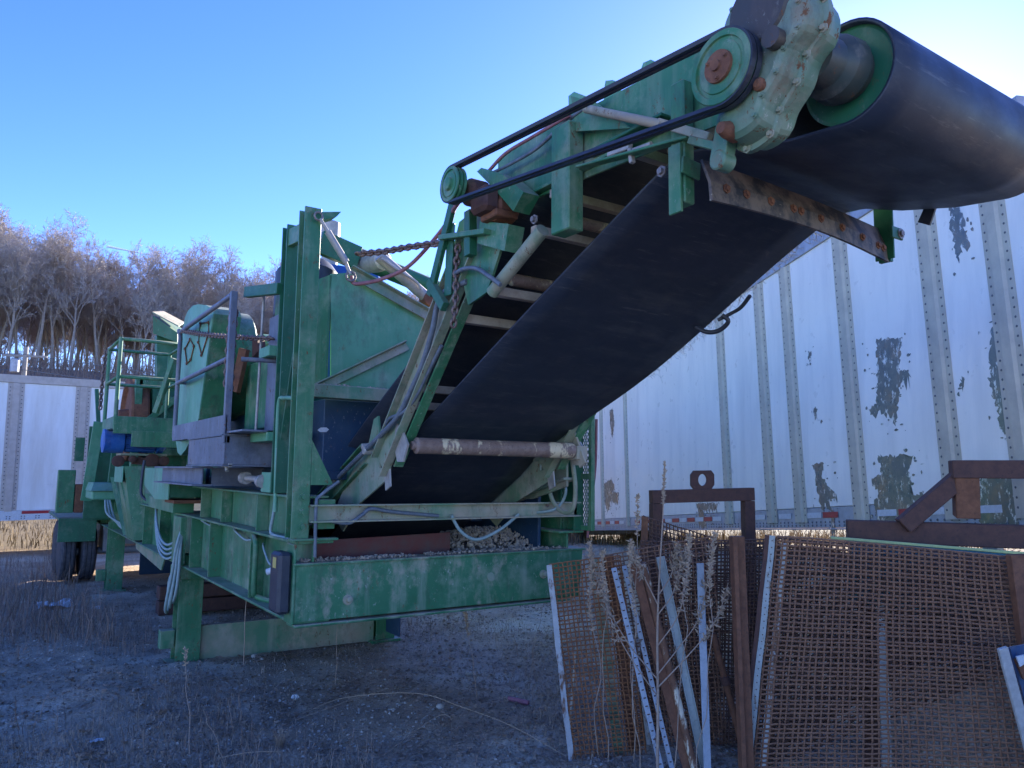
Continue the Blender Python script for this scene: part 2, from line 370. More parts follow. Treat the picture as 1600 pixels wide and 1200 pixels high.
def axis(lo, hi, step, far):
    a = list(np.arange(lo, hi, step)); s = step; p = a[-1]
    while p < far: s *= 1.22; p += s; a.append(p)
    s = step; p = a[0]
    while p > -far: s *= 1.22; p -= s; a.insert(0, p)
    return np.array(a)
gx, gy = axis(-7.5, 8.0, 0.062, 4000), axis(-4.5, 13.0, 0.062, 4000)
XX, YY = np.meshgrid(gx, gy, indexing='ij'); ZZ = gz(XX, YY)
nx, ny = len(gx), len(gy)
co = np.stack([XX, YY, ZZ], -1).reshape(-1, 3)
ii, jj = np.meshgrid(np.arange(nx-1), np.arange(ny-1), indexing='ij'); k0 = (ii*ny+jj).ravel()
quads = np.stack([k0, k0+ny, k0+ny+1, k0+1], 1)
def fastmesh(name, co, faces, mat, smooth=False, parent=None):
    me = bpy.data.meshes.new(name); n = faces.shape[1]
    me.vertices.add(len(co)); me.vertices.foreach_set('co', np.ascontiguousarray(co, np.float32).ravel())
    me.loops.add(faces.size); me.loops.foreach_set('vertex_index', faces.astype(np.int32).ravel())
    me.polygons.add(len(faces)); me.polygons.foreach_set('loop_start', np.arange(0, faces.size, n, dtype=np.int32))
    me.polygons.foreach_set('use_smooth', np.full(len(faces), smooth)); me.update(calc_edges=True)
    me.materials.append(M[mat]); o = bpy.data.objects.new(name, me); COL.objects.link(o)
    if parent is not None: o.parent = parent
    return o
def ground_mat():
    t = NT('yard_ground')
    p = t.noise(0.45, 5, 0.6); q = t.noise(2.2, 6, 0.7)
    c = t.mix(t.step(q, 0.35, 0.65), (0.45, 0.31, 0.20), (0.64, 0.465, 0.31))
    c = t.mix(t.step(p, 0.50, 0.60), c, t.mix(t.step(t.noise(11, 6, 0.75), 0.38, 0.62), (0.66, 0.51, 0.345), (0.80, 0.66, 0.48)))
    vo = t.n('ShaderNodeTexVoronoi'); vo.inputs['Scale'].default_value = 34; t.l(t.pos(), vo.inputs['Vector'])
    sp = t.step(vo.outputs['Distance'], 0.18, 0.30, 1, 0)
    pick = t.math('MULTIPLY', sp, t.step(t.noise(21, 3, 0.7), 0.50, 0.60))
    c = t.mix(t.math('MULTIPLY', pick, 0.7), c, (0.52, 0.48, 0.43))
    c = t.mix(t.math('MULTIPLY', t.step(t.noise(6, 6, 0.7), 0.55, 0.7), 0.5), c, (0.20, 0.185, 0.12))
    fine = t.noise(58, 7, 0.8)
    c = t.mix(t.step(fine, 0.36, 0.50, 0.6, 0.0), c, (0.13, 0.10, 0.072))
    c = t.mix(t.step(t.noise(83, 6, 0.8), 0.56, 0.64, 0.0, 0.8), c, (0.56, 0.52, 0.45))
    # far: dry field
    sx = t.n('ShaderNodeSeparateXYZ'); t.l(t.pos(), sx.inputs[0])
    yd = t.n('ShaderNodeMath', operation='MULTIPLY_ADD'); t.l(sx.outputs[0], yd.inputs[0]); yd.inputs[1].default_value = 0.35; t.l(sx.outputs[1], yd.inputs[2])
    field = t.step(yd.outputs[0], 14.0, 18.0); fx_ = t.step(sx.outputs[0], 9.0, 11.0); field = t.math('MAXIMUM', field, fx_)
    c = t.mix(field, c, t.mix(t.noise(0.8, 6, 0.7), (0.15, 0.115, 0.07), (0.20, 0.155, 0.09)))
    yb = t.n('ShaderNodeMath', operation='MULTIPLY_ADD'); t.l(sx.outputs[0], yb.inputs[0]); yb.inputs[1].default_value = 0.9; t.l(sx.outputs[1], yb.inputs[2])
    c = t.mix(t.step(yb.outputs[0], -7.5, -10.0), c, t.mix(t.noise(5, 6, 0.7), (0.46, 0.42, 0.36), (0.60, 0.56, 0.49)))   # unseen pale ground behind the camera, added to bounce sunlight
    hz = t.step(sx.outputs[2], 3.0, 7.0)
    c = t.mix(hz, c, (0.26, 0.17, 0.11))
    h = t.math('ADD', t.math('MULTIPLY', pick, 0.6), t.noise(38, 6, 0.75))
    t.bump(t.math('ADD', h, t.math('MULTIPLY', fine, 1.0)), 1.0, 0.03)
    return t.out(c, 0.92, 0, 0.2)
M['ground'] = ground_mat()
g = fastmesh('ground', co, quads, 'ground', True); tag(g, kind='structure')

# ------------------------------------------------------------------ right hand trailer
T0, TE, TU, TN = Vector((8.52000,6.18000,1.00000)), Vector((-0.40793,-0.90993,0.07498)), Vector((0.03067,0.06842,0.99719)), Vector((-0.91250,0.40909,0.00000))
def tp(s, h, n=0.0): return T0+TE*s+TU*h+TN*n
tr = thing('semi_trailer', 'white box trailer with riveted upright posts and peeling grey patches behind the conveyor', 'trailer', (tp(4, 0).x, tp(4, 0).y, 0))
S0, S1, TH = -7.0, 9.92, 3.10
def tbox(m, s0, s1, h0, h1, n0, n1, b=0.003):
    return m.obox(tp((s0+s1)/2, (h0+h1)/2, (n0+n1)/2), (TE, TU, TN), (abs(s1-s0)/2, abs(h1-h0)/2, abs(n1-n0)/2), b)
ribpx = [(0.257,0.869), (4.584,0.594), (5.743,0.52), (6.401,0.478), (7.521,0.407), (8.804,0.325), (9.544,0.516)]
ribs_s = [p[0] for p in ribpx]
ribs = [-6.3, -5.1, -3.9, -2.7, -1.4]+ribs_s
edges = [S0]+ribs+[S1]
for a, b in zip(edges, edges[1:]):
    m = MB(); tbox(m, a+0.001, b-0.001, 0.16, TH-0.08, -0.02, 0.0); m.build('panel', 'trailer', tr)
rivm = MB()
for i, s in enumerate(ribs):
    w_ = 0.128 if i != 5 else 0.11
    m = MB()
    pr = [(-w_, 0.001), (w_, 0.001), (w_, 0.006), (w_*0.5, 0.008), (w_*0.34, 0.030), (-w_*0.34, 0.030), (-w_*0.5, 0.008), (-w_, 0.006)]
    # hat section with a foot that kicks in towards the rail
    rows = [0.0, 0.05, 0.35, 0.7, TH-0.09]; kick = [-0.0, 0.0, 0.0, 0, 0]
    vs = []; n = len(pr)
    for h, kk in zip(rows, kick): vs += [tp(s+a, h, b+kk) for a, b in pr]
    fs = [list(range(n))[::-1], [(len(rows)-1)*n+q for q in range(n)]]
    for r in range(len(rows)-1): fs += [[r*n+q, r*n+(q+1) % n, (r+1)*n+(q+1) % n, (r+1)*n+q] for q in range(n)]
    m.add(vs, fs); m.build('post', 'post', tr)
    for sd_ in (-1, 1):
        h = 0.08
        while h < TH-0.12:
            rivm.lathe(tp(s+sd_*w_*0.76, h, 0.005), TN, [(0, 0.0115), (0.004, 0.0095), (0.006, 0.004)], 6); h += 0.075
r_ = rivm.build('rivets', 'rivet', tr, False); r_['kind'] = 'stuff'
m = MB(); tbox(m, S0, S1, -0.06, 0.155, -0.06, -0.004); tbox(m, S0, S1, -0.08, -0.064, -0.10, 0.012); m.build('bottom_rail', 'rail', tr)
m = MB(); tbox(m, S0, S1, TH-0.08, TH+0.08, -0.07, 0.02); m.build('top_rail', 'rail', tr)
m = MB(); tbox(m, S0, S1, -0.05, TH+0.06, -2.5, -0.075); m.build('box_body', 'trailer', tr)
s = S0+0.2; k = 0
while s < S1-0.3:
    if not any(abs(s+0.14-r) < 0.26 for r in ribs):
        m = MB(); tbox(m, s, s+0.28, 0.045, 0.105, 0.001, 0.004, 0.0005); m.build('reflector_tape', 'tape_red' if k % 2 == 0 else 'tape_white', tr)
    s += 0.31; k += 1
m = MB()
for s in np.arange(S0+0.1, S1, 0.085):
    for h in (0.0, -0.035): m.lathe(tp(float(s), h, -0.003), TN, [(0, 0.012), (0.004, 0.01)], 6)
q_ = m.build('rail_rivets', 'rivet', tr, False); q_['kind'] = 'stuff'
# undercarriage and supports, standing on the yard
for s in (-6.2, -4.9):
    for n_ in (-0.35, -2.15):
        c = tp(s, 0, n_); z = 0.5; m = MB()
        m.lathe(Vector((c.x, c.y, z))-TN*0.14, TN, [(0, 0.3), (0.02, 0.47), (0.08, 0.5), (0.2, 0.5), (0.26, 0.47), (0.28, 0.3), (0.285, 0.12)], 24); m.build('wheel', 'tyre', tr)
    c0, c1 = tp(s, 0, -0.2), tp(s, 0, -2.3); m = MB(); m.cyl((c0.x, c0.y, 0.5), (c1.x, c1.y, 0.5), 0.06); m.bx(c0.x-0.5, c0.x-0.3, c0.y-0.2, c0.y+0.1, 0.5, 1.0); m.build('axle', 'rail', tr)
for n_ in (-0.5, -2.0):
    c = tp(8.6, 0, n_); m = MB(); g0 = float(gz(c.x, c.y)); m.bx(c.x-0.06, c.x+0.06, c.y-0.06, c.y+0.06, g0+0.05, c.z); m.bx(c.x-0.13, c.x+0.13, c.y-0.13, c.y+0.13, g0-0.02, g0+0.05); m.build('landing_leg', 'rail', tr)
# flaked-off patches: bare metal shows through
def patch(outline, seed, holes=0):
    rr = random.Random(seed); pts = []
    P = outline+[outline[0]]
    for (a0, b0), (a1, b1) in zip(P, P[1:]):
        L = math.hypot(a1-a0, b1-b0); n = max(3, int(L/0.022))
        for k in range(n):
            t = k/n; j = 0.020 if k else 0.008
            drip = -abs(rr.gauss(0, 0.05)) if (abs(a1-a0) > abs(b1-b0) and a1 < a0) else 0
            pts.append((a0+(a1-a0)*t+rr.uniform(-j, j), b0+(b1-b0)*t+rr.uniform(-j, j)+drip))
    m = MB(); m.plate([tp(a, b, 0.0006) for a, b in pts], TN*0.0012)
    a0, a1 = min(p[0] for p in outline), max(p[0] for p in outline); b0, b1 = min(p[1] for p in outline), max(p[1] for p in outline)
    for _ in range(int(6+26*(a1-a0)*(b1-b0)*3)):
        # loose flakes round the rim, wider than tall or dripping
        ca, cb = rr.uniform(a0-0.05, a1+0.05), rr.uniform(b0-0.08, b1+0.03); w0, h0 = rr.uniform(0.004, 0.03), rr.uniform(0.004, 0.022); k = rr.randint(5, 8)
        m.plate([tp(ca+w0*math.cos(6.283*i/k)*rr.uniform(0.5, 1.2), cb+h0*math.sin(6.283*i/k)*rr.uniform(0.5, 1.2), 0.0022) for i in range(k)], TN*0.0008)
    m.build('peeled_patch', 'peel', tr)
patch([(7.993,1.737), (8.341,1.669), (8.27,1.363), (8.417,1.344), (8.27,1.242), (8.154,0.87), (8.039,1.038), (7.945,1.052), (7.865,0.971), (7.77,1.079), (7.906,1.121)], 1)
patch([(9.393,1.484), (9.442,1.507), (9.496,1.441), (9.457,1.019), (9.464,0.818), (9.415,0.578), (9.363,0.733), (9.352,0.911), (9.304,1.022)], 2)
patch([(7.845,0.619), (8.357,0.571), (8.253,0.447), (8.305,0.328), (8.242,0.246), (8.448,0.225), (8.301,0.186), (8.34,-0.012), (7.766,-0.005), (7.733,0.178), (7.866,0.294), (7.726,0.406), (7.888,0.444)], 3)
patch([(6.714,0.634), (6.926,0.623), (6.858,0.484), (7.043,0.336), (7.13,0.285), (6.906,0.207), (6.856,0.107), (6.789,0.246)], 4)
patch([(9.108,2.583), (9.183,2.586), (9.25,2.494), (9.244,2.356), (9.275,2.232), (9.245,2.176), (9.187,2.266), (9.149,2.111), (9.115,2.179), (9.111,2.351), (9.085,2.477)], 5)
patch([(-1.424,0.868), (-0.772,0.961), (-0.566,0.819), (-0.794,0.701), (-0.284,0.651), (-0.342,0.465), (-0.807,0.546), (-1.097,0.294), (-1.306,0.566)], 6)
patch([(-0.744,2.392), (-0.524,2.358), (-0.46,2.083), (-0.617,1.774), (-0.766,2.126)], 7)
patch([(3.463,0.32), (4.242,0.284), (4.153,0.242), (3.711,0.228), (3.82,-0.005), (3.546,-0.003), (3.543,0.185)], 8)
patch([(9.043,0.218), (9.127,0.33), (9.441,0.309), (9.449,0.165), (9.42,-0.024), (9.041,-0.02)], 9)
patch([(6.804,1.898), (6.852,1.858), (6.829,1.789), (6.784,1.844)], 10)
patch([(6.821,1.24), (6.895,1.221), (6.863,1.176), (6.822,1.154)], 11)
patch([(9.03,1.164), (9.056,1.148), (9.042,1.097), (9.022,1.111)], 12)
patch([(7.016,0.137), (7.049,0.123), (7.031,-0.095), (6.973,-0.095)], 13)

# ------------------------------------------------------------------ trailer at the far left
A = Vector((-1.448,15.461,0.828)); B = Vector((0.185,15.592,0.709)); A.z = 0.92; B.z = 0.94
LE = (B-A).normalized(); LN = LE.cross(Vector((0, 0, 1))).normalized()
if LN.y > 0: LN = -LN
LU = Vector((0, 0, 1)); LU = (LU-LE*LU.dot(LE)).normalized()
t2 = thing('box_trailer', 'dirty white box trailer behind the far end of the plant on the left', 'trailer', (A.x, A.y, 0))
def lp(s, h, n=0): return A+LE*s+LU*h+LN*n
def lbox(m, s0, s1, h0, h1, n0, n1, b=0.003):
    return m.obox(lp((s0+s1)/2, (h0+h1)/2, (n0+n1)/2), (LE, LU, LN), (abs(s1-s0)/2, abs(h1-h0)/2, abs(n1-n0)/2), b)
step = (B-A).length*0.82; LR = [0.13+step*k for k in range(-5, 7)]; L0, L1 = LR[0]-0.4, LR[-1]+0.4; LH = 3.1
for a, b in zip([L0]+LR, LR+[L1]):
    m = MB(); lbox(m, a, b, 0.10, LH-0.15, -0.02, 0); m.build('panel', 'trailer2', t2)
rv = MB()
for s in LR:
    m = MB(); lbox(m, s-0.16, s+0.16, 0.08, LH-0.15, 0.001, 0.012); lbox(m, s-0.07, s+0.07, 0.08, LH-0.15, 0.012, 0.04); m.build('post', 'post2', t2)
    for q in (-0.115, 0.115):
        for h in np.arange(0.15, LH-0.2, 0.09): rv.lathe(lp(s+q, float(h), 0.012), LN, [(0, 0.014), (0.006, 0.01)], 6)
r_ = rv.build('rivets', 'rivet', t2, False); r_['kind'] = 'stuff'
m = MB(); lbox(m, L0, L1, -0.12, 0.095, -0.06, 0.03); m.build('bottom_rail', 'tape_white', t2)
m = MB(); lbox(m, L0, L1, LH-0.145, LH+0.03, -0.06, 0.03); m.build('top_rail', 'post2', t2)
m = MB(); lbox(m, L0, L1, -0.1, LH, -2.5, -0.065); m.build('box_body', 'trailer2', t2)
for k, s in enumerate(np.arange(L0+0.1, L1-0.6, 0.56)):
    m = MB(); lbox(m, float(s), float(s)+0.55, 0.02, 0.085, 0.031, 0.034, 0.0005); m.build('reflector_tape', 'tape_red' if k % 2 else 'tape_white', t2)
m = MB()
for s in np.arange(L0+0.1, L1, 0.28):
    for h in (-0.03, -0.075):
        for q in (0, 0.12): m.lathe(lp(float(s)+q*0.5, h, 0.03), LN, [(0, 0.014), (0.004, 0.013)], 6)
q_ = m.build('rail_holes', 'rivet', t2, False); q_['kind'] = 'stuff'
for s in (LR[0]+0.4, LR[0]+1.7, LR[-1]-0.2):
    for n_ in (-0.3, -2.1):
        c = lp(s, 0, n_); m = MB(); m.lathe(Vector((c.x, c.y, 0.5))-LN*0.14, LN, [(0, 0.3), (0.02, 0.47), (0.08, 0.5), (0.2, 0.5), (0.26, 0.47), (0.28, 0.3)], 20); m.build('wheel', 'tyre', t2)
        m = MB(); m.bx(c.x-0.05, c.x+0.05, c.y-0.1, c.y+0.1, 0.5, 0.86); m.build('hanger', 'rail', t2)

# ------------------------------------------------------------------ bare trees along the ridge
def grow_tree(seed):
    r = random.Random(seed); tk, cr = [], []       # (p0, p1, r0, r1)
    H = r.uniform(12.5, 15.5)
    def limb(p, d, L, rad, lev):
        n = (9, 5, 4, 3, 2)[lev]; pts = [p]; q = p; dd = d.copy()
        for i in range(n):
            j = (0.06, 0.16, 0.22, 0.28, 0.3)[lev]
            dd = (dd+Vector((r.gauss(0, j), r.gauss(0, j), r.gauss(0, j)+(0.09 if lev < 3 else 0.04)))).normalized()
            q = q+dd*(L/n); pts.append(q)
        for i in range(n):
            a = rad*(1-0.75*i/n); b = rad*(1-0.75*(i+1)/n); (tk if lev < 2 else cr).append((pts[i], pts[i+1], a, b))
        if lev >= 4: return
        cnt = (r.randint(11, 15), r.randint(7, 9), r.randint(5, 7), r.randint(3, 5))[lev]
        for k in range(cnt):
            t = r.uniform(0.34 if lev == 0 else 0.2, 1.0); i = min(n-1, int(t*n)); base = pts[i]+(pts[i+1]-pts[i])*(t*n-i)
            ax = (pts[i+1]-pts[i]).normalized(); _, u, v = ortho(ax, (0.3, 0.1, 1) if abs(ax.z) < 0.8 else (1, 0, 0)); ph = r.uniform(0, 6.283)
            sp = r.uniform(0.30, 0.72) if lev == 0 else r.uniform(0.4, 0.9)
            nd = (ax*math.cos(sp)+(u*math.cos(ph)+v*math.sin(ph))*math.sin(sp)).normalized()
            LL = L*(0.40*(1.25-0.62*t) if lev == 0 else r.uniform(0.36, 0.58))
            limb(base, nd, LL, max(rad*(1-0.72*t)*(0.55 if lev == 0 else 0.5), 0.010), lev+1)
    limb(Vector((0, 0, -0.4)), Vector((r.gauss(0, 0.05), r.gauss(0, 0.05), 1)).normalized(), H, r.uniform(0.15, 0.21), 0)
    return tk, cr
def seg_mesh(name, segs, mat, n, rmin):
    co, fa = [], []
    for p0, p1, a, b in segs:
        d, u, v = ortho(p1-p0, (0.31, 0.2, 0.93)); k = len(co); a = max(a, rmin); b = max(b, rmin*0.8)
        for p, rr in ((p0, a), (p1, b)):
            for q in range(n):
                an = 6.28318*q/n; w_ = p+(u*math.cos(an)+v*math.sin(an))*rr; co.append((w_.x, w_.y, w_.z))
        for q in range(n): fa.append((k+q, k+(q+1) % n, k+n+(q+1) % n, k+n+q))
    me = bpy.data.meshes.new(name); me.from_pydata(co, [], fa); me.materials.append(M[mat]); return me
protos = []
for sd_ in range(6):
    tk, cr = grow_tree(100+sd_); protos.append((seg_mesh('trunk', tk, 'bark', 5, 0.022), seg_mesh('crown', cr, 'twig', 3, 0.018)))
spots = []; rr = random.Random(5); tries = 0
while len(spots) < 300 and tries < 20000:
    tries += 1; y = rr.uniform(88, 134); x = rr.uniform(-15, 0.56*y)
    if all((x-a)**2+(y-b)**2 > 4.6 for a, b in spots): spots.append((x, y))
for i, (x, y) in enumerate(spots):
    t = thing('bare_tree', 'leafless brown tree in the wood on the ridge behind the plant', 'tree', (x, y, float(gz(x, y))), 'bare trees on the ridge')
    pm = protos[i % 6]; sc = rr.uniform(0.60, 0.90); t.scale = (sc, sc, sc); t.rotation_euler = (rr.gauss(0, 0.03), rr.gauss(0, 0.03), rr.uniform(0, 6.28))
    for nm, me in zip(('trunk', 'crown'), pm):
        o = bpy.data.objects.new(nm, me); COL.objects.link(o); o.parent = t
# brush along the foot of the wood
N = 34000; bx_ = rng.uniform(-18, 70, N); by_ = rng.uniform(58, 130, N); bz_ = gz(bx_, by_); h = rng.uniform(0.5, 2.6, N); a = rng.uniform(0, 6.28, N); lean = rng.normal(0, 0.35, (N, 2))
wv = 0.022
base = np.stack([bx_, by_, bz_-0.05], 1); side = np.stack([np.cos(a), np.sin(a), 0*a], 1)*wv; tip = base+np.stack([lean[:, 0]*h, lean[:, 1]*h, h], 1)
co = np.concatenate([base-side, base+side, tip], 1).reshape(-1, 3); fa = np.arange(3*N).reshape(-1, 3)
o = fastmesh('underbrush', co, fa, 'weedstem'); tag(o, 'brown brush on the ground under the bare trees', 'brush', kind='stuff')
# utility pole in front of the wood
P = Vector((-0.397,49.103,6.885)); P.z = float(gz(P.x, P.y)); zt = (-0.564,48.906,9.122)[2]
up_ = thing('utility_pole', 'grey wooden utility pole with crossarm above the left trailer roof', 'utility pole', P)
m = MB(); m.tube([P-Vector((0, 0, 0.3)), (P.x, P.y, zt)], 0.17, 10, False, 0.13); m.build('pole', 'pole_wood', up_)
m = MB(); m.bar((P.x-1.1, P.y+0.4, zt-0.55), (P.x+1.1, P.y-0.4, zt-0.55), 0.1, 0.12); m.build('crossarm', 'pole_wood', up_)
for q in (-0.9, 0.9, 0.45):
    m = MB(); m.cyl((P.x+q, P.y-q*0.36, zt-0.49), (P.x+q, P.y-q*0.36, zt-0.3), 0.05, 8); m.build('insulator', 'white', up_)
m = MB(); m.cyl((P.x-0.5, P.y-0.3, zt-1.6), (P.x-0.5, P.y-0.3, zt-0.8), 0.24, 12); m.build('transformer', 'rail', up_)
for z in (zt-0.45, zt-1.4, zt-1.9):
    for e in (Vector((40, 6, 0)), Vector((-30, -4, 0))):
        a = Vector((P.x, P.y-0.12, z)); m = MB(); m.tube([a+e*t-Vector((0, 0, 3.0*t*(1-t))) for t in [i/10 for i in range(11)]], 0.022, 4); m.build('cable', 'hose', up_)

# ------------------------------------------------------------------ the crushing plant
PL = thing('crushing_plant', 'long green mobile crushing plant on legs with a raised black discharge conveyor', 'machine', (1.2, 5.0, 0))
def part(name, mat, fn, parent=None):
    m = MB(); fn(m); return m.build(name, mat, parent or PL)

# --- chassis: side beams are I sections with welded stiffener plates
def side_beam(x0, x1, web, sgn):
    def f(m):
        m.bx(web-0.008, web+0.008, 0.03, 12.6, 1.006, 1.508, 0.001)
        m.bx(x0, x1, 0.0, 12.6, 0.988, 1.006, 0.003); m.bx(x0, x1, -0.02, 12.6, 1.508, 1.526, 0.003)
    return f
LB = part('side_beam', 'green', side_beam(-0.02, 0.24, 0.12, -1))
RB = part('side_beam', 'green', side_beam(2.18, 2.44, 2.30, 1))
for y in (1.1, 2.45, 3.25, 4.95, 6.1, 7.0, 9.0, 10.6):
    m = MB(); m.bx(0.0, 0.112, y, y+0.014, 1.008, 1.506, 0.002); m.build('stiffener', 'green', LB)
    m = MB(); m.bx(2.308, 2.42, y, y+0.014, 1.008, 1.506, 0.002); m.build('stiffener', 'green', RB)
def front(m):
    m.bx(-0.01, 2.43, -0.012, 0.004, 1.0, 1.366, 0.003)
    m.bx(-0.03, 2.45, -0.03, 0.16, 1.366, 1.382, 0.003)
    m.bx(-0.01, 2.30, -0.034, 0.14, 0.966, 0.985, 0.005)
    m.bx(-0.028, -0.012, -0.02, 0.14, 0.99, 1.506, 0.003)
FB = part('front_beam', 'green_dusty', front)
for p in ((-0.321,0,5.26) if False else (0.36, 1.12), (1.52, 1.2), (2.02, 1.19)):
    m = MB(); m.lathe((p[0], -0.012, p[1]), (0, -1, 0.15), [(0, 0.036), (0.01, 0.034), (0.012, 0.022), (0.05, 0.02), (0.055, 0.01)] if p[0] != 1.52 else [(0, 0.034), (0.006, 0.034), (0.007, 0.024), (0.0071, 0.001)], 12); m.build('tow_stub', 'tan_green', FB)
# upper tier on the left and the ledge under the column
def tier(m):
    m.bx(0.10, 0.116, 0.12, 3.3, 1.528, 1.806, 0.002); m.bx(0.0, 0.24, 0.1, 3.3, 1.806, 1.822, 0.003)
UT = part('upper_beam', 'green', tier)
for y in (1.0, 2.1, 2.9):
    m = MB(); m.bx(0.005, 0.098, y, y+0.014, 1.528, 1.805, 0.002); m.build('stiffener', 'green', UT)
part('upper_beam', 'green_dark', lambda m: (m.bx(2.3, 2.316, 0.12, 6, 1.528, 1.9, 0.002), m.bx(2.2, 2.44, 0.1, 6, 1.9, 1.916, 0.003)))
part('corner_ledge', 'green', lambda m: (m.bx(-0.06, 0.26, -0.06, 0.02, 1.53, 1.546, 0.003), m.bx(0.14, 0.26, 0.02, 0.14, 1.60, 1.80, 0.003)))
# crossbar in front of the belt
CB = part('cross_bar', 'tan_green', lambda m: m.chan((0.06, -0.01, 1.71), (2.36, -0.01, 1.705), 0.118, 0.07, (0, 0, 1), 0.010))
for x in (0.5, 2.05):
    m = MB(); bolt(m, (x, -0.016, 1.74), (0, -1, 0), 0.014, 0.02); m.build('bolt', 'bolt', CB)
# columns
def hcol(x, y, z0, z1, w=0.20, d=0.20):
    def f(m):
        m.bx(x-w/2, x+w/2, y, y+0.014, z0, z1, 0.002); m.bx(x-w/2, x+w/2, y+d-0.014, y+d, z0, z1, 0.002); m.bx(x-0.006, x+0.006, y+0.014, y+d-0.014, z0, z1, 0.001)
    return f
def col_front(m):
    # channel standing open to the left, wide flange to the front
    m.bx(-0.06, 0.058, -0.03, -0.016, 1.546, 3.82, 0.002); m.bx(0.0, 0.012, -0.016, 0.085, 1.546, 3.82, 0.002); m.bx(-0.06, 0.058, 0.085, 0.098, 1.546, 3.82, 0.002)
COLM = part('column', 'green', col_front)
m = MB(); m.plate([(0.06, -0.03, 3.74), (0.06, -0.03, 3.80), (0.20, -0.03, 3.83), (0.17, -0.03, 3.79)], (0, 0.13, 0)); m.build('cap_plate', 'green', COLM)
for z in (1.62, 1.72, 1.82):
    m = MB(); bolt(m, (0.015, -0.03, z), (0, -1, 0), 0.02, 0.02); m.build('bolt', 'green', COLM)
part('column', 'green_dark', hcol(0.03, 0.50, 1.83, 3.84, 0.09, 0.12))
part('column_tie', 'green', lambda m: m.bar((0.02, 0.1, 3.70), (0.02, 0.55, 3.74), 0.05, 0.13))
part('column_brace', 'green_dark', lambda m: m.bar((0.03, 0.20, 3.15), (0.03, 0.56, 2.05), 0.05, 0.012, (0, 1, 0)))
part('column', 'green_dark', hcol(2.38, -0.02, 1.53, 3.2, 0.1, 0.16))
part('gusset', 'green', lambda m: m.plate([(0.06, -0.028, 1.9), (0.06, -0.028, 2.2), (0.22, -0.028, 1.9)], (0, 0.012, 0)))
# grab handle and sticks beside the column
part('grab_handle', 'green_light', lambda m: m.tube(spline([(0,0.522,1.695), (0,0.555,2.205), (0,0.553,2.498), (0,0.436,2.518), (0,0.234,2.503)], 5), 0.016, 8))
# legs and ground sill
def leg(x0, x1, y0, y1):
    def f(m):
        m.bx(x0, x1, y0, y0+0.012, 0.0, 1.1, 0.002); m.bx(x0, x1, y1-0.012, y1, 0.0, 1.1, 0.002); m.bx((x0+x1)/2-0.006, (x0+x1)/2+0.006, y0+0.012, y1-0.012, 0, 1.1, 0.001)
        m.bx(x0-0.06, x1+0.06, y0-0.05, y1+0.05, -0.02, 0.015, 0.003)
    return f
for xa, xb in ((-0.02, 0.22), (2.2, 2.44)):
    for ya in (3.55, 9.2):
        m = MB(); leg(xa, xb, ya, ya+0.24)(m); lg = m.build('leg', 'green', PL)
        m = MB(); m.bx(xa-0.14, xa-0.005, ya+0.06, ya+0.18, 0.16, 0.34, 0.003); m.build('foot_bracket', 'green', lg)
part('ground_sill', 'tan_green', lambda m: (m.bx(0.225, 2.19, 3.60, 3.616, 0.0, 0.36, 0.003), m.bx(0.225, 2.19, 3.616, 3.70, 0.34, 0.356, 0.003)))
part('leg_sleeve', 'green', lambda m: m.bx(-0.06, 0.26, 3.5, 3.85, 0.86, 0.985, 0.004))
part('leg_sleeve', 'green', lambda m: m.bx(-0.06, 0.0, 3.46, 3.84, 1.01, 1.50, 0.004))
# floor, skirt rubber and rock inside the front bay
part('bay_floor', 'tan_green', lambda m: m.bx(0.26, 2.16, 0.16, 5.0, 1.10, 1.12, 0.003))
part('skirt', 'red_rubber', lambda m: m.bar((0.22, 0.30, 1.42), (1.35, 0.34, 1.44), 0.02, 0.16))
part('bay_wall', 'darkpaint', lambda m: (m.bx(0.26, 2.16, 3.9, 3.93, 1.12, 2.2, 0.003), m.bx(2.12, 2.15, 0.2, 3.9, 1.12, 1.9, 0.003)))
def rocks(m, n, box, rmin, rmax, fz, seed):
    r = random.Random(seed)
    for _ in range(n):
        x = r.uniform(box[0], box[1]); y = r.uniform(box[2], box[3]); z = fz(x, y)
        if z is None: continue
        rad = rmin+(rmax-rmin)*r.random()**2.5; k = [Vector((r.gauss(0, 1), r.gauss(0, 1), r.gauss(0, 1))).normalized() for _ in range(7)]
        dirs = [Vector(v) for v in ((1, 0, 0), (-1, 0, 0), (0, 1, 0), (0, -1, 0), (0, 0, 1), (0, 0, -1))]
        q = Matrix.Rotation(r.uniform(0, 6.28), 3, k[0])
        vs = [Vector((x, y, z+rad*0.3))+q @ (d*rad*r.uniform(0.6, 1.15)) for d in dirs]
        m.add(vs, [(0, 2, 4), (2, 1, 4), (1, 3, 4), (3, 0, 4), (2, 0, 5), (1, 2, 5), (3, 1, 5), (0, 3, 5)])
def pile(x, y):
    a = 1-((x-2.0)/1.15)**2-((y-0.75)/0.75)**2
    return 1.12+0.38*max(0, a)**0.7 if a > -0.4 else None
RP = part('rock_pile', 'rock', lambda m: rocks(m, 4200, (0.9, 2.14, 0.17, 1.5), 0.006, 0.030, pile, 3)); RP['kind'] = 'stuff'
RP = part('rock_spill', 'rock', lambda m: rocks(m, 240, (0.05, 0.9, 0.02, 0.14), 0.006, 0.02, lambda x, y: 1.386, 4)); RP['kind'] = 'stuff'
RP = part('rock_spill', 'rock', lambda m: rocks(m, 420, (1.0, 2.3, 0.02, 0.15), 0.004, 0.016, lambda x, y: 1.386, 5)); RP['kind'] = 'stuff'
part('mound', 'rock', lambda m: m.lathe((2.0, 0.8, 1.12), (0, 0, 1), [(0, 0.62), (0.12, 0.5), (0.25, 0.28), (0.31, 0.02)], 16))

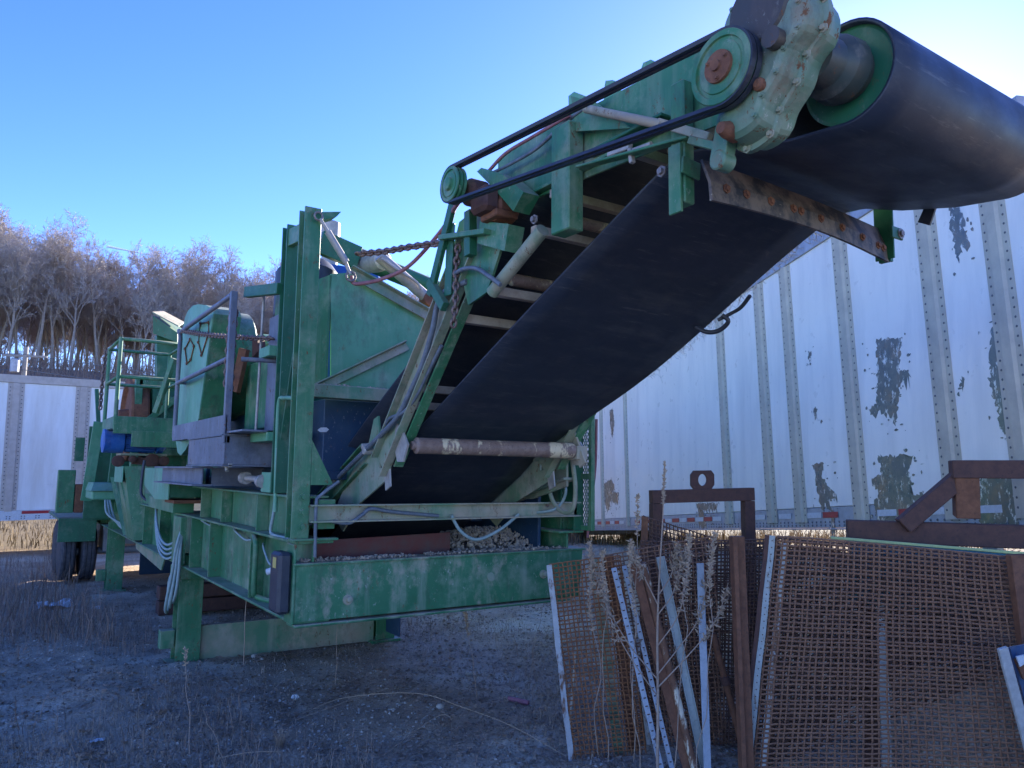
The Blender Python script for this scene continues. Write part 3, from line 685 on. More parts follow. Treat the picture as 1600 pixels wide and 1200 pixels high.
# --- right side mesh guard
GR = part('guard_frame', 'green', lambda m: (m.bx(2.40, 2.44, -0.16, -0.12, 1.53, 2.5, 0.003), m.bx(2.40, 2.44, 0.40, 0.44, 1.53, 2.9, 0.003), m.bx(2.404, 2.436, -0.12, 0.40, 1.95, 2.0, 0.003), m.bx(2.404, 2.436, -0.12, 0.40, 1.53, 1.57, 0.003)))
def expanded(m, x, y0, y1, z0, z1, dy=0.028, dz=0.05, t=0.0035):
    ny_ = int((y1-y0)/dy); nz_ = int((z1-z0)/dz)
    for i in range(ny_):
        for j in range(nz_):
            a = (x, y0+i*dy, z0+j*dz); b = (x, y0+(i+0.5)*dy, z0+(j+0.5)*dz); c = (x, y0+(i+1)*dy, z0+j*dz); d = (x, y0+(i+0.5)*dy, z0+(j-0.5)*dz)
            for p, q in ((a, b), (b, c), (a, d), (d, c)): m.tube([p, q], t, 3)
em = part('mesh_guard', 'green_dark', lambda m: expanded(m, 2.42, -0.12, 0.40, 1.58, 2.75)); em['kind'] = 'stuff'
part('trailer_hose', 'hose_red', lambda m: m.tube(spline([(2.48,-0.131,2.457), (2.48,-0.115,2.054), (2.48,-0.048,1.678), (2.48,-0.015,1.464)], 5), 0.012, 6))
part('right_chute', 'tan_green', lambda m: m.plate([(2,-0.335,2.197), (2,-0.337,1.898), (2,0.134,1.783), (2,0.517,1.769), (2,-0.041,2.073)], (0.02, 0, 0)))
part('right_chute_lip', 'tan_green', lambda m: m.bar((2.02,-0.352,1.958), (2.02,0.447,1.75), 0.12, 0.02))

# --- feed hopper behind the conveyor
HP = part('hopper', 'green_light', lambda m: m.xz([(0.283,0.35,3.469)[0::2], (0.44,0.35,3.504)[0::2], (1.148,0.35,3.254)[0::2], (1.9, 3.1), (1.9, 2.62), (0.318,0.35,2.618)[0::2]], 0.35, 0.366))
m = MB(); m.plate([(0.274, 0.35, 3.46), (0.274, 0.35, 2.62), (0.10, 1.1, 2.55), (0.10, 1.1, 3.42)], (0.015, 0, 0)); m.build('side_sheet', 'green', HP)
m = MB(); m.plate([(1.9, 0.35, 3.1), (1.9, 0.35, 2.62), (2.2, 2.2, 2.55), (2.2, 2.2, 3.4)], (-0.015, 0, 0)); m.build('side_sheet', 'green', HP)
m = MB(); m.ang((0.434,0.34,3.541), (1.231,0.34,3.241), 0.09, 0.05, (0, -1, 0.3), 0.012); m.build('top_angle', 'tan_green', HP)
m = MB(); m.ang((0.191,0.34,2.618), (0.904,0.34,3.011), 0.07, 0.05, (0, -1, 0.4), 0.01); m.build('brace_angle', 'tan_green', HP)
m = MB(); m.bx(0.14, 1.95, 0.20, 0.33, 2.52, 2.615, 0.004); m.build('hopper_sill', 'tan_green', HP)
m = MB(); rocks(m, 260, (0.2, 0.9, 0.22, 0.33), 0.005, 0.018, lambda x, y: 2.612, 9); o = m.build('rock_spill', 'rock', HP); o['kind'] = 'stuff'
UB = part('under_box', 'darkpaint', lambda m: (m.bx(0.30, 2.0, 0.42, 3.6, 1.98, 2.53, 0.005), m.bx(0.22, 2.05, 0.38, 0.44, 1.93, 1.99, 0.004)))
m = MB(); m.xz([(0.253,0.418,2.295)[0::2], (0.277,0.418,2.315)[0::2], (0.321,0.418,2.317)[0::2], (0.341,0.418,2.303)[0::2], (0.322,0.418,2.283)[0::2], (0.273,0.418,2.281)[0::2]], 0.4165, 0.419); m.build('sticker', 'tape_white', UB)
part('under_box', 'darkpaint', lambda m: m.bx(0.22, 2.0, 0.9, 3.6, 1.56, 1.92, 0.005))
# engine hood, stack and top pipework behind the hopper
part('engine_hood', 'blue', lambda m: m.yz([(1.15, 2.7), (1.15, 3.62), (1.25, 3.80), (1.5, 3.80), (1.6, 3.7), (1.6, 2.7)], 0.48, 1.05))
part('exhaust_stack', 'steel_dirty', lambda m: m.lathe((0.69, 1.5, 3.72), (0, 0, 1), [(0, 0.07), (0.38, 0.075), (0.39, 0.085), (0.53, 0.085), (0.54, 0.07)], 16))
part('top_beam', 'green_dark', lambda m: m.bar((0.383,0.9,3.871), (0.723,0.9,3.787), 0.06, 0.20))
part('boom_tube', 'green_dark', lambda m: m.tube([(0.705,1,3.841), (1.944,1,3.557)], 0.085, 14))
part('boom_pivot', 'steel_dirty', lambda m: m.lathe((0.826,0.8,3.749), (0.2, -1, 0), [(-0.2, 0.07), (0, 0.09), (0.12, 0.09), (0.16, 0.05)], 12))
HC = part('hydraulic_cylinder', 'steel_dirty', lambda m: m.tube([(0.689,0.4,3.688), (1.129,0.4,3.409)], 0.048, 14))
m = MB(); m.lathe((1.135,0.4,3.399), (0, -1, 0), [(-0.05, 0.06), (0.05, 0.06)], 14); m.build('clevis', 'rust', HC)
m = MB(); m.tube(spline([(0.68,0.33,3.65), (0.842,0.33,3.574), (0.985,0.33,3.512), (1.033,0.33,3.456)], 5), 0.012, 6); m.build('pipe', 'steel_dirty', HC)
TB = part('turnbuckle', 'steel_dirty', lambda m: (m.tube([(0.036,-0.06,3.736), (0.135,-0.06,3.603)], 0.014, 8), m.tube([(0.095,-0.06,3.656), (0.24,-0.06,3.46)], 0.026, 8), m.tube([(0.225,-0.06,3.48), (0.271,-0.06,3.381)], 0.014, 8)))
m = MB(); m.tube([V((0.026,-0.06,3.753))+Vector((0.03*math.cos(t), 0, 0.03*math.sin(t))) for t in [k*0.7854 for k in range(8)]], 0.009, 6, True); m.tube([V((0.277,-0.06,3.364))+Vector((0.035*math.cos(t), 0, 0.035*math.sin(t))) for t in [k*0.7854 for k in range(8)]], 0.010, 6, True); m.build('shackle', 'bolt', TB)
part('tie_chain', 'chain', lambda m: chain(m, [(0.343,0,3.552), (0.417,-0.3,3.513), (0.465,-0.6,3.481), (0.543,-0.9,3.448), (0.59,-1,3.415)], 0.062, 0.011))
part('hanging_chain', 'chain', lambda m: chain(m, [(0.4,-1.365,3.293), (0.4,-1.348,3.161), (0.4,-1.348,2.973), (0.4,-1.325,2.82)], 0.05, 0.009))
part('air_hose', 'hose_red', lambda m: m.tube(spline([(0.298,-0.02,3.375), (0.302,-0.05,3.323), (0.344,-0.1,3.315), (0.454,-0.2,3.344), (0.567,-0.4,3.415), (0.595,-0.8,3.568), (0.3,-1.523,3.478), (0.3,-1.725,3.518)], 6), 0.014, 7))

# --- crusher, guards and platforms along the left side
part('crusher_body', 'green', lambda m: (m.bx(0.45, 2.0, 2.0, 5.2, 1.83, 3.25, 0.01), m.bx(0.30, 0.45, 2.35, 4.9, 1.85, 2.4, 0.006)))
part('crusher_rib', 'green_light', lambda m: (m.bx(0.30, 0.449, 2.2, 2.24, 1.85, 2.9, 0.003), m.bx(0.30, 0.449, 3.0, 3.04, 1.85, 2.9, 0.003), m.bx(0.28, 0.45, 2.1, 3.5, 2.9, 2.96, 0.004)))
part('flywheel_housing', 'green', lambda m: m.lathe((0.10, 3.05, 3.05), (1, 0, 0), [(0, 0.30), (0.03, 0.56), (0.26, 0.56), (0.28, 0.53), (0.30, 0.22), (0.42, 0.20), (0.43, 0.28), (0.5, 0.28)], 36))
part('bearing_cap', 'green_light', lambda m: m.lathe((0.50, 2.9, 3.10), (1, 0, 0), [(0, 0.30), (0.1, 0.30), (0.12, 0.22), (0.3, 0.22), (0.32, 0.27), (0.45, 0.27)], 24))
def guard_outline():
    P = [(3.42, 3.50), (3.36, 3.57), (3.22, 3.62), (3.0, 3.63), (2.75, 3.60), (2.45, 3.54), (2.16, 3.46), (2.10, 3.40), (2.45, 2.46), (2.72, 2.28), (2.95, 2.18), (3.15, 2.13), (3.32, 2.16), (3.45, 2.28), (3.62, 2.7), (3.55, 3.1)]
    return P
BG = part('belt_guard', 'green_light', lambda m: m.yz(guard_outline(), -0.16, -0.15))  # skylit left face put into the colour, paler than the rim
m = MB(); P_ = guard_outline(); n_ = len(P_)
m.add([(-0.149, a, b) for a, b in P_]+[(0.09, a, b) for a, b in P_], [[i, (i+1) % n_, n_+(i+1) % n_, n_+i] for i in range(n_)]); m.build('guard_rim', 'green', BG)
for P_ in ([(-0.166,3.012,3.288), (-0.166,2.81,3.191), (-0.166,2.922,3.07), (-0.166,3.095,3.051), (-0.166,3.236,3.219)], [(-0.166,2.583,3.385), (-0.166,2.233,3.336), (-0.166,2.209,3.237), (-0.166,2.446,3.058), (-0.166,2.618,3.203)]):
    m = MB(); m.tube(P_, 0.007, 5, True)
    for p in P_: bolt(m, p, (-1, 0, 0), 0.012, 0.012)
    m.build('slot_rim', 'rust', BG)
part('rust_strut', 'rust', lambda m: m.bar((0.153,2.176,3.117), (0.108,2.261,2.718), 0.05, 0.1))
part('rust_guard', 'rust_dark', lambda m: m.plate([(0.151,1.926,3.173), (0.189,1.899,3.185), (0.207,1.903,3.07), (0.163,1.94,3.012)], (0.1, 0.1, 0)))
part('green_cabinet', 'green', lambda m: m.bx(0.22, 0.44, 1.25, 2.3, 2.36, 2.98, 0.008))
part('side_screen', 'greybeam', lambda m: m.bx(0.06, 0.075, 0.66, 1.1, 2.3, 3.22, 0.003))
part('dark_roll', 'black', lambda m: m.lathe((0.35, 1.1, 3.15), (0.1, 0.2, 1), [(0, 0.18), (0.1, 0.26), (0.5, 0.27), (0.6, 0.2)], 18))
part('sensor_arm', 'green_dark', lambda m: m.bar((-0.02, 0.6, 3.36), (-0.12, 1.15, 3.42), 0.05, 0.085))
part('sensor_rod', 'steel_dirty', lambda m: m.tube([(-0.02,1.014,3.456), (-0.02,1.056,2.268)], 0.011, 7))
part('rod_socket', 'green_light', lambda m: m.bx(-0.06, 0.1, 0.62, 1.05, 2.21, 2.29, 0.004))
part('rod_clip', 'green_light', lambda m: m.bx(-0.05, 0.06, 0.7, 0.96, 2.86, 2.94, 0.004))
# dark grey platform with railing on I-beams
DP = part('grey_platform', 'greybeam', lambda m: (m.bx(-0.24, 0.26, 0.62, 3.15, 2.275, 2.29, 0.002), m.bx(-0.25, -0.238, 1.06, 3.15, 2.27, 2.42, 0.002), m.bx(-0.236, 0.2, 3.14, 3.152, 2.27, 2.42, 0.002)))
m = MB()
RA, RB_ = Vector((-0.235, 3.13, 2.3)), Vector((-0.235, 1.09, 2.3))
m.tube(spline([RA, RA+Vector((0, 0, 1.0)), RA+Vector((0, -0.06, 1.07)), RB_+Vector((0, 0.05, 1.08))], 4), 0.022, 8); m.tube([RA+Vector((0, 0, 0.55)), RB_+Vector((0, 0, 0.57))], 0.022, 8)
m.build('railing', 'greybeam', DP)
m = MB(); m.bx(-0.26, -0.21, 1.06, 1.11, 2.2, 3.40, 0.003); m.build('post', 'greybeam', DP)
m = MB(); m.tube([(0.22, 3.1, 2.3), (0.22, 3.1, 3.3)], 0.02, 8); m.tube([(-0.235, 3.13, 2.86), (0.22, 3.1, 2.86)], 0.02, 8); m.build('railing', 'greybeam', DP)
m = MB(); m.tube([(-0.2, 0.9, 2.84), (0.2, 0.8, 2.84)], 0.018, 8); m.build('rail_stub', 'greybeam', DP)
m = MB(); chain(m, [(-0.23, 1.14, 3.30), (-0.24, 1.15, 3.0), (-0.24, 1.16, 2.62)], 0.06, 0.010); chain(m, [(-0.20, 1.14, 3.26), (-0.21, 1.13, 2.9), (-0.21, 1.14, 2.55)], 0.06, 0.010); m.build('chain', 'chain', DP)
m = MB(); chain(m, [(-0.24, 3.1, 3.38), (-0.20, 2.1, 3.2), (-0.1, 1.2, 3.06), (0.0, 0.75, 3.0)], 0.06, 0.009); m.build('chain', 'chain', DP)
part('grey_beam', 'greybeam', lambda m: (m.bx(-0.25, -0.238, 1.06, 2.36, 2.035, 2.255, 0.002), m.bx(-0.26, 0.30, 1.05, 2.37, 2.257, 2.27, 0.002), m.bx(-0.26, 0.30, 1.05, 2.37, 2.02, 2.033, 0.002), m.bx(-0.237, 0.3, 1.06, 1.075, 2.035, 2.255, 0.002)))
part('grey_beam', 'greybeam', lambda m: (m.ibeam((-0.22, 1.88, 1.935), (-0.22, 3.7, 1.935), 0.165, 0.17, (0, 0, 1), 0.012, 0.014)))
part('grey_beam', 'greybeam', lambda m: (m.ibeam((-0.13, 1.95, 1.933), (1.2, 1.95, 1.933), 0.158, 0.15, (0, 0, 1), 0.012, 0.014)))
part('clamp', 'steel_dirty', lambda m: (m.tube([(-0.2,1.193,2.064), (-0.2,1.137,1.984)], 0.016, 8), m.bar((-0.2,1.286,2.029), (-0.2,1.05,2.029), 0.03, 0.03)))
part('jack_screw', 'steel_dirty', lambda m: (m.tube([(-0.02,1.23,1.93), (-0.02,0.775,1.921)], 0.024, 10), m.lathe((-0.02,1.286,1.929), (0, 1, 0), [(-0.04, 0.05), (0.04, 0.05)], 10), m.lathe((-0.02,0.823,1.911), (0, 1, 0), [(-0.03, 0.05), (0.03, 0.05)], 10)))
part('jack_box', 'green_light', lambda m: m.bx(-0.02, 0.1, 0.62, 0.84, 1.83, 1.98, 0.004))
# green boxes and gussets below
part('spring_box', 'green_light', lambda m: m.yz([(3.45, 1.68), (3.45, 2.0), (4.95, 2.0), (4.95, 1.80), (4.2, 1.66)], -0.20, -0.19))  # left face painted paler to stand for skylight on it
part('spring_box', 'green_dark', lambda m: m.bx(-0.189, 0.14, 3.46, 4.94, 1.70, 2.0, 0.004))  # body painted darker to imitate the shaded front of the box
part('rust_pad', 'rust', lambda m: m.bx(-0.15, 0.2, 3.42, 3.9, 1.64, 1.675, 0.003))
part('beam_box', 'green', lambda m: m.bx(-0.1, 0.11, 3.7, 5.2, 1.53, 1.66, 0.004))
part('tower_box', 'green_light', lambda m: m.bx(-0.24, -0.228, 6.5, 7.3, 1.80, 2.02, 0.003))  # skylight on the left face painted in as a paler green
part('tower_box', 'green', lambda m: m.plate([(-0.227, 6.5, 2.02), (0.30, 6.4, 2.02), (0.30, 6.4, 1.55), (0.1, 6.42, 1.03), (-0.05, 6.45, 1.03)], (0, 0.75, 0)))
for k in range(3):
    m = MB(); m.plate([(-0.22+0.0*k, 6.9+0.5*k, 1.86), (-0.16, 6.88+0.5*k, 1.86), (0.02, 6.6+0.5*k, 1.02), (-0.03, 6.62+0.5*k, 1.02)], (0, 0.02, 0)); m.build('gusset', 'green', PL)
part('plate_skirt', 'green_dark', lambda m: m.bx(0.1, 0.6, 6.0, 6.02, 1.53, 2.0, 0.003))
# electric motor
EM = part('electric_motor', 'blue', lambda m: m.lathe((-0.46, 7.0, 2.37), (1, 0.05, 0), [(0, 0.12), (0.01, 0.165), (0.26, 0.17), (0.27, 0.15)], 28))
m = MB(); m.lathe((-0.18, 7.02, 2.37), (1, 0.05, 0), [(0, 0.125), (0.42, 0.125), (0.43, 0.16), (0.50, 0.16), (0.55, 0.10)], 24)
for k in range(18):
    a = k*6.2832/18; m.bar((-0.17, 7.02+0.135*math.cos(a), 2.37+0.135*math.sin(a)), (0.22, 7.04+0.135*math.cos(a), 2.37+0.135*math.sin(a)), 0.008, 0.035, (0, math.cos(a), math.sin(a)), 0.001)
m.build('finned_body', 'blue', EM)
m = MB(); m.bx(-0.1, 0.2, 6.80, 6.9, 2.3, 2.48, 0.01); m.build('terminal_box', 'blue', EM)
m = MB(); m.bx(-0.25, 0.35, 6.75, 7.2, 2.17, 2.2, 0.004); m.build('motor_base', 'tan_green', EM)
m = MB(); [m.lathe((x, 6.72, z), (0, -1, 0), [(0, r), (0.05, r), (0.06, r*0.6)], 14) for x, z, r in ((-0.28, 2.09, 0.08), (-0.1, 2.12, 0.05), (0.15, 2.1, 0.1), (0.30, 2.1, 0.07))]; m.bar((-0.1, 6.75, 2.10), (0.3, 6.75, 2.08), 0.08, 0.1); m.build('tension_arm', 'rust_dark', EM)
# green platform with tube railing
GP = part('green_platform', 'green', lambda m: (m.bx(-0.42, 0.42, 6.24, 6.255, 2.45, 2.68, 0.003), m.bx(-0.42, -0.405, 6.256, 7.5, 2.52, 2.68, 0.003), m.bx(-0.40, 0.42, 6.26, 7.5, 2.52, 2.54, 0.003), m.bx(-0.2, 0.42, 6.2, 6.235, 2.28, 2.49, 0.003)))
def rail(m, c, h0, h1, r=0.024):
    P = [V(p) for p in c]
    for z in (h0+0.55, h1): m.tube([p+Vector((0, 0, z)) for p in P], r, 8)
m = MB(); A_ = [(-0.40, 7.45, 0), (-0.40, 6.27, 0), (0.42, 6.27, 0), (0.42, 7.45, 0), (-0.40, 7.45, 0)]; rail(m, A_, 2.66, 3.72)
m.build('railing', 'green', GP)
for p in A_[:4]:
    m = MB(); m.tube([(p[0], p[1], 2.5), (p[0], p[1], 3.74)], 0.026, 8); m.build('post', 'green', GP)
m = MB(); chain(m, [(-0.44, 7.5, 3.7), (-0.46, 7.5, 3.2), (-0.46, 7.5, 2.8)], 0.07, 0.012); m.build('chain', 'chain', GP)
# flywheel, frame and feed box further back
part('flywheel', 'rust', lambda m: m.lathe((0.0, 8.6, 2.78), (1, 0, 0), [(-0.1, 0.1), (-0.09, 0.14), (0.05, 0.16), (0.06, 0.5), (0.0, 0.54), (0.01, 0.66), (0.04, 0.68), (0.24, 0.68), (0.27, 0.66)], 44))
part('back_frame', 'green', lambda m: (m.bar((0.1, 8.0, 3.35), (0.9, 8.0, 3.35), 0.1, 0.16), m.bar((0.1, 7.9, 2.6), (0.85, 7.9, 3.3), 0.05, 0.09), m.bx(0.05, 0.15, 7.95, 8.1, 2.0, 3.4, 0.004), m.bx(0.86, 0.96, 7.95, 8.1, 2.0, 3.9, 0.004)))
part('back_body', 'green_dark', lambda m: m.bx(0.6, 2.2, 8.2, 12.0, 1.53, 3.2, 0.01))
part('rear_hopper', 'green_dark', lambda m: m.xz([(0.34, 1.55), (0.30, 3.30), (2.25, 3.42), (2.2, 1.55)], 8.0, 9.85))
part('hopper_rib', 'green', lambda m: (m.bx(0.36, 2.2, 7.93, 7.995, 3.0, 3.12, 0.004), m.bx(0.36, 2.2, 7.93, 7.995, 2.2, 2.3, 0.004)))
part('chassis_plate', 'green', lambda m: m.bx(0.02, 0.035, 5.25, 8.3, 1.53, 1.98, 0.003))
part('drum', 'green_dark', lambda m: m.lathe((0.75, 6.6, 2.62), (0.2, 1, 0), [(0, 0.2), (0.03, 0.27), (0.7, 0.27), (0.73, 0.2)], 20))
part('tray', 'green_dark', lambda m: m.bar((0.5, 7.0, 2.50), (1.5, 6.4, 2.68), 0.4, 0.03))
part('link_arm', 'green', lambda m: (m.bar((-0.09,5.191,2.677), (0.002,5.069,3.109), 0.05, 0.07), m.bar((-0.046,5.134,2.873), (0.05,5.004,3.345), 0.06, 0.06)))
part('feed_box', 'green_dark', lambda m: m.plate([(0.201,7.795,4.358), (0.535,7.607,4.096), (0.546,7.62,3.947), (0.222,7.82,4.081)], (0.35, 0.5, 0.04)))
part('feed_box_lid', 'tan_green', lambda m: m.plate([(0.187,7.776,4.394), (0.541,7.567,4.181), (0.693,7.955,4.32), (0.407,8.124,4.49)], (0, 0, 0.02)))
part('feed_post', 'green_dark', lambda m: m.bar((0.469,8.016,4.095), (0.533,8.092,3.234), 0.35, 0.2, (0, 1, 0)))
part('feed_plate', 'green_dark', lambda m: m.bx(1.0, 2.0, 5.6, 7.6, 2.2, 3.45, 0.01))
# rear posts, fender, light housings and wheels
part('rear_post', 'green_light', lambda m: m.bar((-0.28, 9.3, 2.75), (-0.36, 9.6, 1.45), 0.16, 0.05, (0, 1, 0)))
part('rear_post', 'green_dark', lambda m: m.bar((-0.02, 8.7, 2.75), (-0.06, 8.9, 1.45), 0.18, 0.12, (0, 1, 0)))
part('rear_post', 'green_dark', lambda m: m.bar((-0.34, 9.4, 3.3), (-0.28, 9.35, 2.7), 0.06, 0.08, (0, 1, 0)))
part('side_board', 'green_dark', lambda m: m.bx(-0.56, -0.42, 9.8, 9.83, 2.1, 2.5, 0.003))
part('lamp_housing', 'green_light', lambda m: (m.bx(-0.40, -0.02, 8.4, 9.3, 1.5, 1.64, 0.02), m.plate([(-0.42, 8.35, 1.64), (0.0, 8.35, 1.64), (-0.05, 8.6, 1.76), (-0.36, 8.6, 1.76)], (0, 0.8, 0))))
part('tail_block', 'green', lambda m: m.bx(-0.72, -0.45, 10.6, 10.8, 1.2, 1.95, 0.01))
part('tail_block', 'rust', lambda m: m.bx(-0.44, -0.3, 10.6, 10.75, 1.2, 1.7, 0.01))
part('cable_loop', 'hose_pale', lambda m: [m.tube(spline([(-0.22+k*0.03, 8.3, 1.5), (-0.2+k*0.05, 8.1, 1.3-k*0.03), (0.0, 7.9, 1.15-k*0.03), (0.12, 7.6, 1.12)], 5), 0.016, 6) for k in range(3)])
FD = part('fender', 'green_dark', lambda m: (m.bx(-0.68, 0.24, 10.3, 13.0, 1.08, 1.12, 0.004), m.bx(-0.68, -0.1, 10.3, 10.33, 0.72, 1.08, 0.004)))
def wheel(x, y):
    m = MB(); m.lathe((x, y, 0.50), (1, 0, 0), [(0, 0.27), (0.01, 0.40), (0.035, 0.485), (0.06, 0.50), (0.09, 0.50), (0.095, 0.488), (0.105, 0.488), (0.11, 0.50), (0.16, 0.50), (0.165, 0.488), (0.175, 0.488), (0.18, 0.50), (0.21, 0.50), (0.235, 0.485), (0.26, 0.40), (0.27, 0.27)], 36); t = m.build('wheel', 'tyre', PL)
    m = MB(); m.lathe((x+0.03, y, 0.50), (1, 0, 0), [(0, 0.05), (0.01, 0.15), (0.04, 0.26), (0.2, 0.26), (0.21, 0.1)], 20); m.build('rim', 'rail', t)
for y in (10.9, 12.1):
    for x in (-0.62, -0.30, 2.1, 2.42): wheel(x, y)
    part('axle', 'rail', lambda m: m.tube([(-0.4, y, 0.5), (2.6, y, 0.5)], 0.07, 10))
    part('hanger', 'rail', lambda m: (m.bx(0.05, 0.2, y-0.3, y+0.3, 0.5, 0.985, 0.01), m.bx(0.2, 2.25, y-0.05, y+0.05, 0.6, 0.7, 0.01), m.bx(2.25, 2.4, y-0.3, y+0.3, 0.5, 0.985, 0.01)))
part('cross_tie', 'rust_dark', lambda m: m.bx(0.25, 2.2, 7.4, 7.6, 1.0, 1.3, 0.01))
part('timber_crib', 'rust_dark', lambda m: [m.bx(0.3, 2.1, 6.4+0.0*k, 6.62, 0.02+0.2*k, 0.2+0.2*k, 0.01) for k in range(2)])
part('rear_panel', 'green_dark', lambda m: m.bx(-0.36, 0.62, 9.9, 9.94, 1.13, 2.7, 0.004))
part('sun_block_plate', 'darkpaint', lambda m: m.bx(2.325, 2.345, 3.2, 10.2, 0.10, 0.985, 0.004))  # plates here are added to keep low sun off the ground underneath
part('sun_block_plate', 'darkpaint', lambda m: m.bx(0.6, 2.30, 10.1, 10.13, 0.12, 0.985, 0.004))  # added across the chassis to stop sun from the rear
part('sun_block_plate', 'darkpaint', lambda m: m.bx(2.03, 2.05, 10.2, 12.6, 0.10, 0.985, 0.004))  # added to shade the ground between the rear wheels
part('underbelly', 'darkpaint', lambda m: m.bx(0.25, 2.17, 4.6, 12.4, 1.35, 1.5, 0.005))
part('fender_step', 'tan_green', lambda m: m.plate([(0.3, 6.0, 0.98), (0.3, 8.8, 0.98), (0.3, 8.6, 0.72), (0.3, 6.4, 0.62)], (0.02, 0, 0)))

# --- small fittings on the left beam
SB = part('switch_box', 'black', lambda m: m.obox((-0.075, 0.10, 1.255), ((1, 0, 0), (0, 1, 0), (0, 0, 1)), (0.045, 0.10, 0.20), 0.02))
m = MB(); m.bx(-0.1225, -0.1205, 0.06, 0.13, 1.35, 1.42, 0.0005); m.build('sticker', 'sticker', SB)
SX = part('power_socket', 'white', lambda m: (m.bx(0.0, 0.112, 0.38, 0.50, 1.255, 1.345, 0.01), m.lathe((0.0, 0.46, 1.29), (-1, 0.6, -0.3), [(0, 0.032), (0.02, 0.034), (0.03, 0.024), (0.06, 0.024)], 14)))
part('conduit', 'green', lambda m: m.tube(spline([(0.07, 1.2, 1.48), (0.03, 1.13, 1.49), (0.0, 1.0, 1.47), (0.0, 0.96, 1.40), (0.0, 0.96, 1.10), (0.02, 0.97, 1.04), (0.06, 0.9, 1.02), (0.1, 0.7, 1.02)], 5), 0.022, 8))
part('wire', 'hose_pale', lambda m: m.tube(spline([(0.04, 0.5, 1.32), (0.02, 0.65, 1.31), (0.03, 0.85, 1.40), (0.06, 0.98, 1.43)], 5), 0.009, 6))
part('wire', 'hose_pale', lambda m: m.tube(spline([(0.06, 1.15, 1.46), (0.06, 1.45, 1.42), (0.06, 1.75, 1.46), (0.1, 2.0, 1.47)], 5), 0.010, 6))
part('wire', 'hose_pale', lambda m: m.tube(spline([(0.08, 2.45, 1.48), (0.06, 2.7, 1.46), (0.08, 3.2, 1.48)], 5), 0.009, 6))
part('column_cable', 'hose_pale', lambda m: m.tube(spline([(0,0.532,2.158), (0,0.535,1.878), (0,0.552,1.693), (0,0.608,1.561), (0,0.526,1.53), (0.02,0.242,1.524)], 5), 0.012, 6))
part('hose_bundle', 'hose_pale', lambda m: [m.tube(spline([(-0.03, 3.5, 1.40), (-0.05-0.02*k, 3.45, 1.2), (-0.06-0.02*k, 3.42+0.05*k, 0.95), (-0.07-0.025*k, 3.46+0.10*k, 0.72-0.07*k), (-0.06, 3.66+0.1*k, 0.62-0.06*k), (-0.07, 3.72+0.05*k, 0.80), (-0.05, 3.6, 1.05), (-0.04, 3.52, 1.36)], 6), 0.016, 7) for k in range(3)])
part('hose_sling', 'hose_pale', lambda m: [m.tube(spline([(0.0, 5.2, 1.62), (-0.04, 5.0, 1.45-0.03*k), (-0.06, 4.6, 1.24-0.05*k), (-0.05, 4.2, 1.16-0.05*k), (0.0, 3.9, 1.22-0.05*k)], 6), 0.015, 6) for k in range(4)])
part('cable_black', 'black', lambda m: m.tube(spline([(0.0, 6.35, 2.1), (-0.02, 6.33, 1.9), (-0.02, 6.3, 1.65), (0.05, 6.1, 1.56), (0.08, 5.6, 1.54)], 6), 0.02, 7))
# cables over the crossbar
part('crossbar_cable', 'hose', lambda m: m.tube(spline([(0.102,-0.05,1.425), (0.093,-0.06,1.764), (0.121,-0.05,1.827), (0.233,-0.1,1.927)], 6), 0.012, 7))
part('crossbar_cable', 'hose', lambda m: m.tube(spline([(0.222,-0.04,1.654), (0.329,-0.06,1.643), (0.417,-0.07,1.694), (0.486,-0.07,1.737), (0.663,-0.06,1.711), (1.03,-0.05,1.676)], 6), 0.014, 7))
part('crossbar_cable', 'hose_pale', lambda m: m.tube(spline([(1.139,-0.05,1.679), (1.218,-0.06,1.559), (1.354,-0.07,1.494), (1.555,-0.07,1.559), (1.746,-0.05,1.672)], 6), 0.013, 7))
part('hanging_hose', 'tan_green', lambda m: m.tube(spline([(2.05,-0.019,1.917), (2.05,-0.107,1.765), (2.05,-0.234,1.695), (2.05,-0.356,1.726), (2.05,-0.386,1.899), (2.05,-0.337,2.138)], 6), 0.018, 8))
part('hanging_hose', 'hose_pale', lambda m: m.tube(spline([(1.9,0.155,1.663), (2,-0.132,1.701), (2.1,-0.152,1.767), (2.1,-0.202,1.87), (2.1,-0.134,1.971)], 6), 0.012, 6))

# ------------------------------------------------------------------ discharge conveyor
CVF = lambda X: (lambda m: [(m.yz([(-1.62, 3.46), (-1.62, 3.73), (-1.75, 3.77), (-3.10, 3.70), (-3.60, 3.52), (-3.72, 3.40), (-3.55, 3.33), (-3.06, 3.36), (-1.9, 3.42)], x, x+0.012), m.bx(x-0.04 if x < 1 else x+0.012, x if x < 1 else x+0.055, -3.0, -1.75, 3.425, 3.44, 0.002)) for x in X])
CV = part('conveyor_frame', 'green', CVF((0.50,)))
part('side_plate', 'green', CVF((1.86,)), CV)
def sub(name, mat, fn): return part(name, mat, fn, CV)
